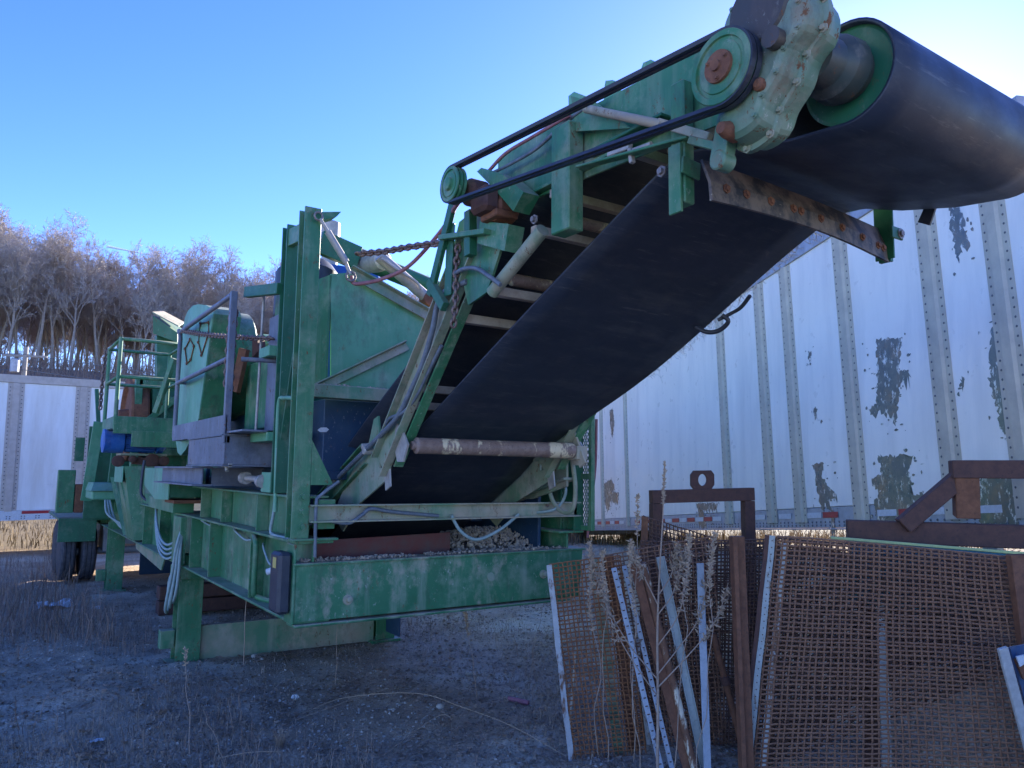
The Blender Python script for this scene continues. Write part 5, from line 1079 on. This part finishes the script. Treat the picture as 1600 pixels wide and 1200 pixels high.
# bars and strips leaning on the screens
def strip(name, label, cat, top, bot, w_, d_, mat, shape='flat', up=(0.55, 0.82, 0), notch=0):
    top = Vector(top); bot = gp(bot, 0.0); m = MB()
    t = thing(name, label, cat, bot, 'bars leaning on the screens')
    u = V(up)
    if shape == 'angle': m.ang(bot, top, w_, d_, up, 0.007)
    elif shape == 'tube': m.tube([lerp(bot, top, k/6) for k in range(7)], w_/2, 12)
    elif shape == 'chan': m.prof(bot, top, [(-w_/2, 0), (w_/2, 0), (w_/2, -d_), (w_/2-0.005, -d_), (w_/2-0.005, -0.006), (-w_/2+0.005, -0.006), (-w_/2+0.005, -d_), (-w_/2, -d_)], up)
    else: m.bar(bot, top, w_, d_, up)
    m.build('bar', mat, t)
    if notch:
        m = MB(); d, uu, q = ortho(top-bot, up); L = (top-bot).length
        for k in range(notch):
            p = bot+d*(L*(k+0.5)/notch)-uu*(d_/2+0.001); m.obox(p, (d, q, uu), (0.004, w_*0.22, 0.0015), 0.001)
        o = m.build('slots', 'rust_dark', t, False); o['kind'] = 'stuff'
    return t
strip('slotted_strip', 'pale blue slotted steel strip, leftmost of the two leaning side by side', 'strip', (1.968,-0.924,1.341), (2.183,-1.174,0), 0.038, 0.012, 'pale_blue', notch=26)
strip('slotted_strip', 'pale blue slotted steel strip, right one of the two leaning side by side', 'strip', (2.062,-0.928,1.35), (2.267,-1.187,0), 0.034, 0.012, 'pale_blue', notch=26)
strip('slotted_strip', 'short white slotted strip low behind the two pale blue strips', 'strip', (2.299,-0.833,0.568), (2.44,-0.773,0), 0.034, 0.012, 'white_peel')
strip('angle_bar', 'flat rust brown bar leaning left of the peeling pipe', 'bar', (2.047,-1.043,1.38), (2.339,-1.259,0), 0.062, 0.012, 'rust')
strip('steel_pipe', 'rusty pipe with cream paint flaking off in the middle of the bundle', 'pipe', (2.113,-1.063,1.379), (2.367,-1.302,0), 0.052, 0.05, 'rust_peel', 'tube')
strip('channel_bar', 'weathered pale blue channel leaning behind the dead weed stalks', 'bar', (2.232,-1.113,1.422), (2.467,-1.285,0), 0.058, 0.03, 'galv', 'chan')
strip('flat_bar', 'clean pale grey flat bar standing nearly upright beside the dark screen', 'bar', (2.394,-1.339,1.392), (2.416,-1.359,0), 0.050, 0.014, 'pale_blue')
t = strip('angle_post', 'tall rusty angle post left of the large right hand screen', 'post', (2.469,-1.599,1.592), (2.535,-1.587,0), 0.09, 0.06, 'rust', 'flat')
m = MB(); m.bar(Vector((2.406,-1.63,1.596)), gp((2.486,-1.606,0)), 0.03, 0.05, (0.55, 0.82, 0)); m.build('flange', 'rust', t)
t = thing('coupled_pipe', 'rusty thin pipe with a coupling leaning before the dark fine screen', 'pipe', gp((2.869,-1.298,0)), 'bars leaning on the screens')
a, b = Vector((2.703,-1.169,0.857)), gp((2.846,-1.327,0)); m = MB(); m.tube([a, b], 0.024, 10); m.build('pipe', 'rust', t)
m = MB(); d = (b-a).normalized(); c = a+(b-a)*0.38; m.cyl(c-d*0.03, c+d*0.03, 0.036, 10); m.build('coupling', 'rust_dark', t)
strip('thin_rod', 'thin grey rod leaning behind the leftmost screen', 'rod', (1.979,-0.576,1.402), (2.097,-0.266,0), 0.022, 0.02, 'steel_dirty', 'tube')
strip('rust_post', 'rusty square post at the right edge of the large screen', 'post', (3.487,-2.885,1.544), (3.532,-2.957,0.097), 0.11, 0.06, 'rust')

# lifting-eye frame
L, R2 = Vector((3.223,-0.073,1.802)), Vector((4.063,-0.4,1.83)); e = (R2-L).normalized(); nn = Vector((e.y, -e.x, 0)).normalized()
t = thing('lifting_frame', 'rusty square frame with a lifting eye on top standing before the trailer', 'frame', gp(L), 'rusty frames')
m = MB(); m.bar(L-e*0.05, R2+e*0.05, 0.09, 0.115); m.build('top_bar', 'rust_dark', t)
for p in (L, R2):
    m = MB(); m.bar(p-Vector((0, 0, 0.06)), gp(p), 0.09, 0.10, e); m.build('post', 'rust_dark', t)
c = L+(R2-L)*0.5+Vector((0, 0, 0.055)); m = MB(); oc, ic = [], []
for k in range(16):
    a = k*math.pi/8; ic.append((0.045*math.cos(a), 0.085+0.055*math.sin(a)))
    ca, sa = math.cos(a), math.sin(a); sq = 1/max(abs(ca)/0.115, abs(sa)/0.085); oc.append((ca*sq, 0.085+sa*sq))
vs = [c+e*x+Vector((0, 0, z))+nn*s for s in (0.012, -0.012) for ring in (oc, ic) for x, z in ring]; fs = []
for k in range(16):
    j = (k+1) % 16; fs += [[k, j, 16+j, 16+k], [32+k, 48+k, 48+j, 32+j], [k, 32+k, 32+j, j], [16+k, 16+j, 48+j, 48+k]]
m.add(vs, fs); m.build('lifting_eye', 'rust_dark', t)
# welded trestle frame on the far right
A0, A1 = Vector((3.452,-1.779,1.612)), Vector((4.374,-2.944,1.608)); e = (A1-A0).normalized(); U = Vector((0, 0, 1))
def onbar(px_): return A0+e*px_
t = thing('trestle_frame', 'heavy dark rusty welded frame with a diagonal brace at the right edge', 'frame', gp(A0), 'rusty frames')
m = MB(); m.bar(A0, A1, 0.14, 0.155, U, 0.006); m.build('lower_beam', 'rust_dark', t)
b0 = Vector((3.942,-2.382,1.66)); b1 = Vector((3.902,-2.408,2.041)); m = MB(); m.bar(b0+U*0.07, b1, 0.12, 0.15, e, 0.006); m.build('upright', 'rust', t)
m = MB(); m.bar(b1-e*0.09+U*0.02, b1+e*0.95+U*0.03, 0.13, 0.125, U, 0.006); m.build('upper_beam', 'rust_dark', t)
m = MB(); m.bar(Vector((3.607,-2.108,1.661)), Vector((3.91,-2.386,2.023)), 0.10, 0.115, U, 0.006); m.build('diagonal_brace', 'rust_dark', t)
for p in (A0+e*0.12, A1-e*0.2):
    m = MB(); m.bar(p-U*0.08, gp(p), 0.12, 0.12, e, 0.006); m.build('leg', 'rust_dark', t)
# teal board with yellow edge
a, b = Vector((3.221,-1.92,1.572)), Vector((4.111,-2.995,1.5)); e = (b-a).normalized()
t = thing('painted_board', 'teal board with a pale yellow edge lying along the top of the screens', 'board', gp(a))
m = MB(); m.bar(a-U*0.22, b-U*0.22, 0.02, 0.42); m.build('board', 'teal', t)
m = MB(); m.bar(a-e*0.1, b, 0.03, 0.018); m.build('edge_trim', 'yellow_edge', t)
for p in (a+e*0.2, b-e*0.2):
    m = MB(); m.bar(p-U*0.42, gp(p), 0.06, 0.06, e); m.build('prop', 'wood', t)
# plank with blue sheet in the lower right corner
a, b = Vector((3.068,-2.959,1.053)), gp((3.414,-3.005,0.139)); d = (a-b).normalized()
t = thing('weathered_plank', 'pale weathered plank leaning at the right edge in front of the large screen', 'plank', gp(b))
m = MB(); m.bar(b, a, 0.055, 0.025, (0.55, 0.82, 0)); m.build('plank', 'wood', t)
t = thing('blue_panel', 'scuffed blue sheet metal panel behind the leaning plank', 'panel', gp((3.563,-2.978,0.097)))
m = MB(); m.plate([(3.182,-2.949,1.039), (3.344,-3.089,1.089), gp((3.603,-3.055,0.017)), gp((3.511,-2.993,0.016))], (0.01, 0.015, 0)); m.build('sheet', 'faded_blue', t)
m = MB(); m.plate([(3.166,-2.979,0.983), (3.221,-3.041,0.989), (3.259,-3.052,0.881), (3.205,-3.002,0.87)], (0.01, 0.015, 0)); m.build('rust_flap', 'rust', t)
m = MB(); m.plate([(3.126,-3.004,1.006), (3.167,-3.033,1.018), (3.182,-3.038,0.979), (3.148,-3.011,0.949)], (0.01, 0.01, 0)); m.build('white_tag', 'white', t)

# ------------------------------------------------------------------ weeds, litter and gravel
CX, CY = -1.75, -5.13
def scatter(n, rmin, rmax, amin=-48, amax=46, seed=1, power=1.0):
    g_ = np.random.default_rng(seed); r = rmin*(rmax/rmin)**(g_.random(n)**power); a = np.radians(g_.uniform(amin, amax, n)+34.0)
    return CX+r*np.sin(a), CY+r*np.cos(a), g_
def blades(name, n, rr_, hlo, hhi, wd, mat, seed, keep, label, cat, lean=0.5):
    x, y, g_ = scatter(n, *rr_, seed=seed); k = keep(x, y, g_); x, y = x[k], y[k]; n = len(x); z = gz(x, y)-0.005
    h = g_.uniform(hlo, hhi, n)*(0.5+0.5*g_.random(n)); a = g_.uniform(0, 6.283, n); b = g_.uniform(0, 6.283, n); L = np.abs(g_.normal(0, lean, n))
    s = np.stack([np.cos(a), np.sin(a), 0*a], 1)*(wd*g_.uniform(0.6, 1.3, n))[:, None]; o = np.stack([x, y, z], 1); dr = np.stack([np.cos(b)*L, np.sin(b)*L, 0*a], 1)
    m1 = o+np.stack([0*h, 0*h, h*0.55], 1)+dr*(h*0.30)[:, None]; t1 = o+np.stack([0*h, 0*h, h*np.maximum(0.25, 1-0.35*L)], 1)+dr*h[:, None]
    co = np.stack([o-s, o+s, m1-s*0.8, m1+s*0.8, t1], 1).reshape(-1, 3); base = np.arange(n)[:, None]*5
    fa = np.concatenate([base+np.array([[0, 1, 2]]), base+np.array([[1, 3, 2]]), base+np.array([[2, 3, 4]])], 0)
    ob = fastmesh(name, co, fa, mat); tag(ob, label, cat, kind='stuff'); return ob
def under(x, y): return (x > 0.1) & (x < 2.3) & (y > 0.3)
def dens(x, y, g_, thr, sc=1.3, sd=21): return (vnoise(x, y, sc, sd)+0.35*vnoise(x, y, 0.4, sd+1)+0.25*(g_.random(len(x))-0.5)) > thr
blades('dead_grass', 150000, (4.2, 22), 0.03, 0.12, 0.0024, 'straw', 31, lambda x, y, g: dens(x, y, g, -0.03) & ~(under(x, y) & (g.random(len(x)) < 0.7)), 'short dead grass scattered over the yard', 'grass', 0.8)
blades('dead_weeds', 36000, (5.0, 24), 0.12, 0.46, 0.0022, 'weedstem', 32, lambda x, y, g: (dens(x, y, g, 0.08, 1.6, 41) | ((x < -0.15) & (y > 4.5) & (g.random(len(x)) < 0.65))) & ~under(x, y) & ((y > 2.2) | (g.random(len(x)) < 0.16)), 'thin brown dead weed stems standing in the yard', 'weeds', 0.45)
blades('field_grass', 30000, (16, 60), 0.15, 0.5, 0.012, 'gold_grass', 33, lambda x, y, g: (y+0.35*x > 17) | (x > 9.5), 'sunlit dry grass of the field beyond the trailers', 'grass', 0.4)
# dense tangle round the rear wheels
blades('weed_tangle', 30000, (8.5, 19), 0.2, 0.7, 0.0038, 'weedstem', 34, lambda x, y, g: (x < -0.35) & (y > 5.0) & dens(x, y, g, -0.15), 'tangle of dead brown weeds beside the plant wheels', 'weeds', 0.5)
def stones(name, n, rr_, lo, hi, mat, seed, keep, label):
    x, y, g_ = scatter(n, *rr_, seed=seed); k = keep(x, y, g_); x, y = x[k], y[k]; n = len(x); z = gz(x, y)
    r = lo+(hi-lo)*g_.random(n)**4; D6 = np.array([(1, 0, 0), (-1, 0, 0), (0, 1, 0), (0, -1, 0), (0, 0, 1), (0, 0, -1)], float)
    D = D6[None]*(r[:, None]*g_.uniform(0.55, 1.2, (n, 6)))[:, :, None]; D += g_.normal(0, 0.22, D.shape)*r[:, None, None]; D[:, :, 2] *= 0.65
    a = g_.uniform(0, 6.28, n); c, s = np.cos(a)[:, None], np.sin(a)[:, None]
    X = D[:, :, 0]*c-D[:, :, 1]*s+x[:, None]; Y = D[:, :, 0]*s+D[:, :, 1]*c+y[:, None]; Z = D[:, :, 2]+z[:, None]+0.15*r[:, None]
    F = np.array([(0, 2, 4), (2, 1, 4), (1, 3, 4), (3, 0, 4), (2, 0, 5), (1, 2, 5), (3, 1, 5), (0, 3, 5)])
    ob = fastmesh(name, np.stack([X, Y, Z], -1).reshape(-1, 3), (np.arange(n)[:, None, None]*6+F[None]).reshape(-1, 3), mat); tag(ob, label, 'gravel', kind='stuff')
stones('gravel', 60000, (4.2, 16), 0.003, 0.020, 'stone', 51, lambda x, y, g: dens(x, y, g, -0.06, 1.0, 61), 'loose grey gravel on the yard ground')
stones('dark_gravel', 50000, (4.2, 16), 0.004, 0.026, 'stone_dark', 52, lambda x, y, g: dens(x, y, g, -0.15, 0.8, 62), 'dark dirt clods and pebbles on the yard ground')
def leaves(n, seed):
    x, y, g_ = scatter(n, 4.2, 15, seed=seed); k = dens(x, y, g_, -0.12, 0.9, 71); x, y = x[k], y[k]; n = len(x); z = gz(x, y)+0.006
    a = g_.uniform(0, 6.28, n); L = g_.uniform(0.008, 0.028, n); W = L*g_.uniform(0.3, 0.6, n); c, s = np.cos(a), np.sin(a); up_ = g_.uniform(0.0, 0.8, n)*L; tl = g_.normal(0, 0.35, n)*L
    def q(u, v, w_): return np.stack([x+c*u-s*v, y+s*u+c*v, z+w_], 1)
    co = np.stack([q(-L, 0*L, up_*0.6), q(0*L, -W, tl+0.3*up_), q(L, 0*L, up_), q(0*L, W, -tl*0.3+0.2*up_+0.004)], 1).reshape(-1, 3)
    b = np.arange(n)[:, None]*4; ob = fastmesh('leaf_litter', co, np.concatenate([b+np.array([[0, 1, 2]]), b+np.array([[0, 2, 3]])], 0), 'leaf'); tag(ob, 'brown fallen leaves and scraps over the yard', 'leaves', kind='stuff')
leaves(50000, 81)
# gravel and grass rubbish at the foot of the screens
# single tall weeds
def stalk(label, base, top, seed, head=0.35, r=0.004, bend=0.03, heads='tight'):
    base = gp(base); top = Vector(top); g_ = random.Random(seed); t = thing('dead_weed', label, 'weed', base, 'tall dead weeds')
    P = [lerp(base, top, k/8)+Vector((g_.gauss(0, bend*0.3), g_.gauss(0, bend*0.3), 0))*math.sin(math.pi*k/8) for k in range(9)]
    S2 = spline(P, 2); m = MB(); m.tube(S2, r, 6, False, r*0.45); m.build('stem', 'stem', t)
    if head:
        m = MB(); L = (top-base).length
        for k in range(int(330*head*L)):
            u = 1-head*g_.random()**1.6; p = S2[min(16, int(u*16))].lerp(S2[min(16, int(u*16)+1)], u*16-int(u*16)); d = Vector((g_.gauss(0, 1), g_.gauss(0, 1), g_.gauss(0.8, 0.6))).normalized(); q = p+d*g_.uniform(0.014, 0.036)
            s = d.cross(Vector((0.3, 0.5, 0.2))).normalized()*0.0055; mm = (p+q)/2; m.add([p, mm+s, q, mm-s], [[0, 1, 2, 3]])
        o = m.build('seed_head', 'seed', t, False)
    return t
stalk('tall dead weed with a seed spike before the switch box', (0.534,3.053,0), (0.534,3.053,0)[:2]+(1.62,), 1, 0.32, 0.005)
stalk('thin bare weed stem standing below the front beam', (1.088,1.975,0), (1.088,1.975,0)[:2]+(0.82,), 2, 0.0, 0.003)
stalk('leaning bare weed stem right of the ground sill', (0.848,2.382,0), (0.347,1.427,0.569), 3, 0.0, 0.003)
stalk('pale fuzzy weed stem in front of the ground sill', (-0.423,0.831,0), (-0.466,0.986,0.693), 4, 0.16, 0.004)
stalk('thin weed stem leaning in the shade under the conveyor', (2.02,0.97,0), (1.733,0.706,0.789), 5, 0.25, 0.003)
stalk('thin weed stem beside the leftmost screen', (2.791,1.258,0), (2.401,0.487,0.873), 6, 0.0, 0.003)
stalk('short weed stem at the bottom left foreground', (-0.246,0.578,0), (-0.398,0.624,0.35), 7, 0.0, 0.003)
# the branching dead plant among the bars
def bush_weed():
    base = gp((2.079,-1.225,0)); t = thing('dead_weed', 'large branching dead weed with curled leaves in front of the pale strips', 'weed', base, 'tall dead weeds'); g_ = random.Random(17)
    J = [base, Vector((2.127,-1.188,0.456)), Vector((2.114,-1.201,0.88)), Vector((2.12,-1.21,1.179)), Vector((2.126,-1.226,1.438)), Vector((2.155,-1.226,1.741)), Vector((2.176,-1.228,2.086))]
    m = MB(); m.tube(spline(J, 4), 0.011, 8, False, 0.003); m.build('stem', 'stem', t)
    br = [[(2.116,-1.195,0.564), (2.24,-1.331,0.765), (2.362,-1.44,0.959), (2.421,-1.503,1.132), (2.445,-1.54,1.283)],
          [(2.109,-1.202,0.65), (2.281,-1.246,0.828), (2.37,-1.33,1.004), (2.404,-1.386,1.245), (2.419,-1.442,1.573)],
          [(2.112,-1.186,0.521), (1.92,-1.174,0.751), (1.805,-1.126,0.962), (1.729,-1.104,1.173), (1.673,-1.098,1.406)],
          [(2.107,-1.198,0.628), (1.93,-1.133,0.846), (1.807,-1.08,1.058), (1.719,-1.05,1.272), (1.65,-1.039,1.528)],
          [(2.105,-1.219,1.053), (2.174,-1.284,1.184), (2.205,-1.328,1.358), (2.235,-1.373,1.532)],
          [(2.1,-1.224,1.118), (2.015,-1.191,1.29), (1.96,-1.169,1.398), (1.914,-1.156,1.527)],
          [(2.12,-1.21,1.179), (2.195,-1.254,1.308), (2.21,-1.283,1.439), (2.22,-1.304,1.549)],
          [(2.117,-1.197,0.837), (2.177,-1.326,1.043), (2.209,-1.381,1.279), (2.211,-1.418,1.537)]]
    for b in br:
        S_ = spline(b, 4); m = MB(); m.tube(S_, 0.005, 6, False, 0.002); B = m.build('branch', 'stem', t)
        m = MB(); L = len(S_)
        for k in range(85):
            i = int(L*0.42+g_.random()*(L*0.58-1)); p = S_[i]; d = Vector((g_.gauss(0, 0.7), g_.gauss(0, 0.7), g_.gauss(-0.3, 0.8))).normalized(); s = d.cross(Vector((g_.gauss(0, 1), g_.gauss(0, 1), 0.3))).normalized()
            l = g_.uniform(0.018, 0.05); c = d.cross(s)*l*0.45; w_ = s*0.0065
            q0, q1, q2 = p, p+d*l*0.5+c, p+d*l; m.add([q0, q1-w_, q1+w_, q2+c*0.2-w_*0.6, q2+c*0.2+w_*0.6, q2+d*l*0.3-c*0.8], [[0, 1, 2], [1, 3, 4, 2], [3, 5, 4]])
        m.build('curled_leaves', 'seed', B, False)
    m = MB()
    for k in range(150):
        u = g_.random()*0.22; p = lerp(J[6], J[5], u/0.24*0.95); d = Vector((g_.gauss(0, 1), g_.gauss(0, 1), 0.9+g_.gauss(0, 0.4))).normalized(); q = p+d*g_.uniform(0.012, 0.028); s = d.cross(Vector((0.3, 0.5, 0.2))).normalized()*0.0045; mm = (p+q)/2
        m.add([p, mm+s, q, mm-s], [[0, 1, 2, 3]])
    m.build('seed_head', 'seed', t, False)
bush_weed()
for k_, (b_, t_, lb) in enumerate((((1.98,-0.743,0), (1.617,-1.079,1.541), 'dead weed with a shaggy seed head in front of the leftmost screen'), ((1.958,-0.871,0), (1.662,-1.163,1.488), 'dead weed stem just left of the slotted strips'), ((2.066,-1.074,0), (1.808,-1.271,1.562), 'dead weed rising between the slotted strips and the rusty bar'), ((2.234,-1.219,0), (2.09,-1.527,1.6), 'dead weed crossing the pale blue channel'), ((2.34,-1.338,0), (2.189,-1.657,1.618), 'dead weed with the rightmost seed head beside the angle post'), ((2.15,-0.921,0), (1.964,-1.174,1.851), 'tall thin dead weed reaching above the red end post'))):
    stalk(lb, b_, t_, 60+k_, (0.4, 0.24, 0.32, 0.2, 0.3, 0.15)[k_], 0.004, 0.08)
# dry stalks lying over the ground
def lying(label, pts, r):
    P = [Vector(p) for p in pts]; t = thing('fallen_stalk', label, 'stalk', gp(P[0]), 'fallen stalks'); m = MB(); S_ = spline([gp(p, h) for p, h in zip(P, [0.02, 0.07, 0.12, 0.12, 0.08, 0.02][:len(P)])], 5); m.tube(S_, r, 6, False, r*0.5); m.build('stalk', 'seed', t)
lying('pale dry stalk arching over the foreground gravel', [(0.526,1.29,0), (0.943,1.363,0), (1.406,0.952,0), (1.542,0.434,0), (1.643,-0.15,0), (1.788,-0.622,0)], 0.0045)
lying('thin pale stalk crossing behind the arching one', [(0.438,1.153,0), (0.889,1.228,0), (1.237,1.225,0)], 0.003)
lying('dry stalk branching to the right near the screens', [(0.727,0.113,0), (1.295,0.405,0), (1.328,0.211,0), (1.022,-0.285,0)], 0.004)
lying('dry twig lying low at the front left', [(-0.276,0.667,0), (-0.112,0.466,0), (0.051,0.282,0)], 0.003)
# tuft of pale grass
c = gp((0.165,0.69,0)); t = thing('grass_tuft', 'pale straw tuft in the front gravel', 'grass tuft', c); m = MB(); g_ = random.Random(5)
for k in range(90):
    a = g_.uniform(0, 6.28); l = g_.uniform(0.06, 0.17); o = Vector((math.cos(a), math.sin(a), 0)); s = Vector((-o.y, o.x, 0))*0.0018; p = c+o*0.02*g_.random(); q = p+o*l*0.35+Vector((0, 0, l*0.7)); e_ = p+o*l*0.9+Vector((0, 0, l*g_.uniform(0.5, 0.9)))
    m.add([p-s, p+s, q-s, q+s, e_], [[0, 1, 3, 2], [2, 3, 4]])
m.build('blades', 'seed', t, False)
# litter
def crumple(name, label, cat, c, sx, sy, sz, mat, seed):
    g_ = random.Random(seed); c = gp(c, sz*0.3); t = thing(name, label, cat, c, 'litter on the ground'); m = MB(); n = 7; vs = []
    for i in range(n):
        for j in range(n): vs.append(c+Vector(((i/(n-1)-0.5)*sx, (j/(n-1)-0.5)*sy, g_.uniform(-0.2, 0.8)*sz+0.01)))
    fs = []
    for i in range(n-1):
        for j in range(n-1):
            a = i*n+j; fs += [[a, a+n, a+n+1], [a, a+n+1, a+1]]
    m.add(vs, fs); m.build('sheet', mat, t, False)
crumple('plastic_litter', 'crumpled white plastic lying in the weeds at the left', 'litter', (-0.821,7.932,0), 0.42, 0.5, 0.07, 'white', 1)
crumple('plastic_litter', 'small white scrap right of the crumpled plastic', 'litter', (-0.347,7.247,0), 0.08, 0.08, 0.05, 'white', 2)
crumple('paper_scrap', 'small white triangular scrap in the middle foreground', 'litter', (0.597,1.662,0), 0.06, 0.05, 0.05, 'white', 3)
crumple('paper_scrap', 'grey white scrap at the lower left', 'litter', (-0.937,1.454,0), 0.10, 0.06, 0.02, 'white', 4)
for k, (p, lb) in enumerate((((-0.997,1.654,0), 'curled tan leaf at the lower left'), ((-0.449,1.776,0), 'curled brown leaf near the middle left'), ((-1.058,1.113,0), 'brown leaf at the bottom left corner'))):
    crumple('large_leaf', lb, 'leaf', p, 0.09, 0.05, 0.03, 'leaf', 20+k)
a, b = gp((2.221,0.756,0), 0.02), gp((2.315,0.586,0), 0.02); t = thing('pipe_scrap', 'short faded pink pipe piece on the dark ground', 'pipe', gp(a)); m = MB(); m.tube([a, lerp(a, b, 0.5), b], 0.022, 12); m.build('pipe', 'pink', t)
def cobble(label, p, r, seed):
    g_ = random.Random(seed); c = gp(p, r*0.4); t = thing('cobble', label, 'stone', c, 'single stones'); bm = bmesh.new(); bmesh.ops.create_icosphere(bm, subdivisions=2, radius=r)
    m = MB(); idx = {v: i for i, v in enumerate(bm.verts)}
    m.add([c+Vector((v.co.x*1.1, v.co.y*0.9, v.co.z*0.75))*(1+0.25*noise.noise(v.co/r*1.1+Vector((seed, 0, 0)))) for v in bm.verts], [[idx[v] for v in f_.verts] for f_ in bm.faces], True); bm.free(); m.build('stone', 'stone', t)
cobble('round pale stone by the arching stalk', (1.572,0.828,0), 0.035, 1); cobble('tan stone in the shade under the conveyor', (2.417,1.768,0), 0.035, 2); cobble('small stone before the ground sill', (0.761,3.452,0), 0.035, 3)
# contrail low over the ridge
a, b = Vector((960.401,9912.747,2565.242)), Vector((1363.722,9653.783,2474.748)); m = MB(); m.tube([lerp(a, b, k/6) for k in range(7)], 14, 6, False, 4)
o = m.build('contrail', 'contrail'); tag(o, 'short white contrail low in the sky above the bare trees', 'contrail')
for o in bpy.data.objects:
    if '_o' in o: del o['_o']
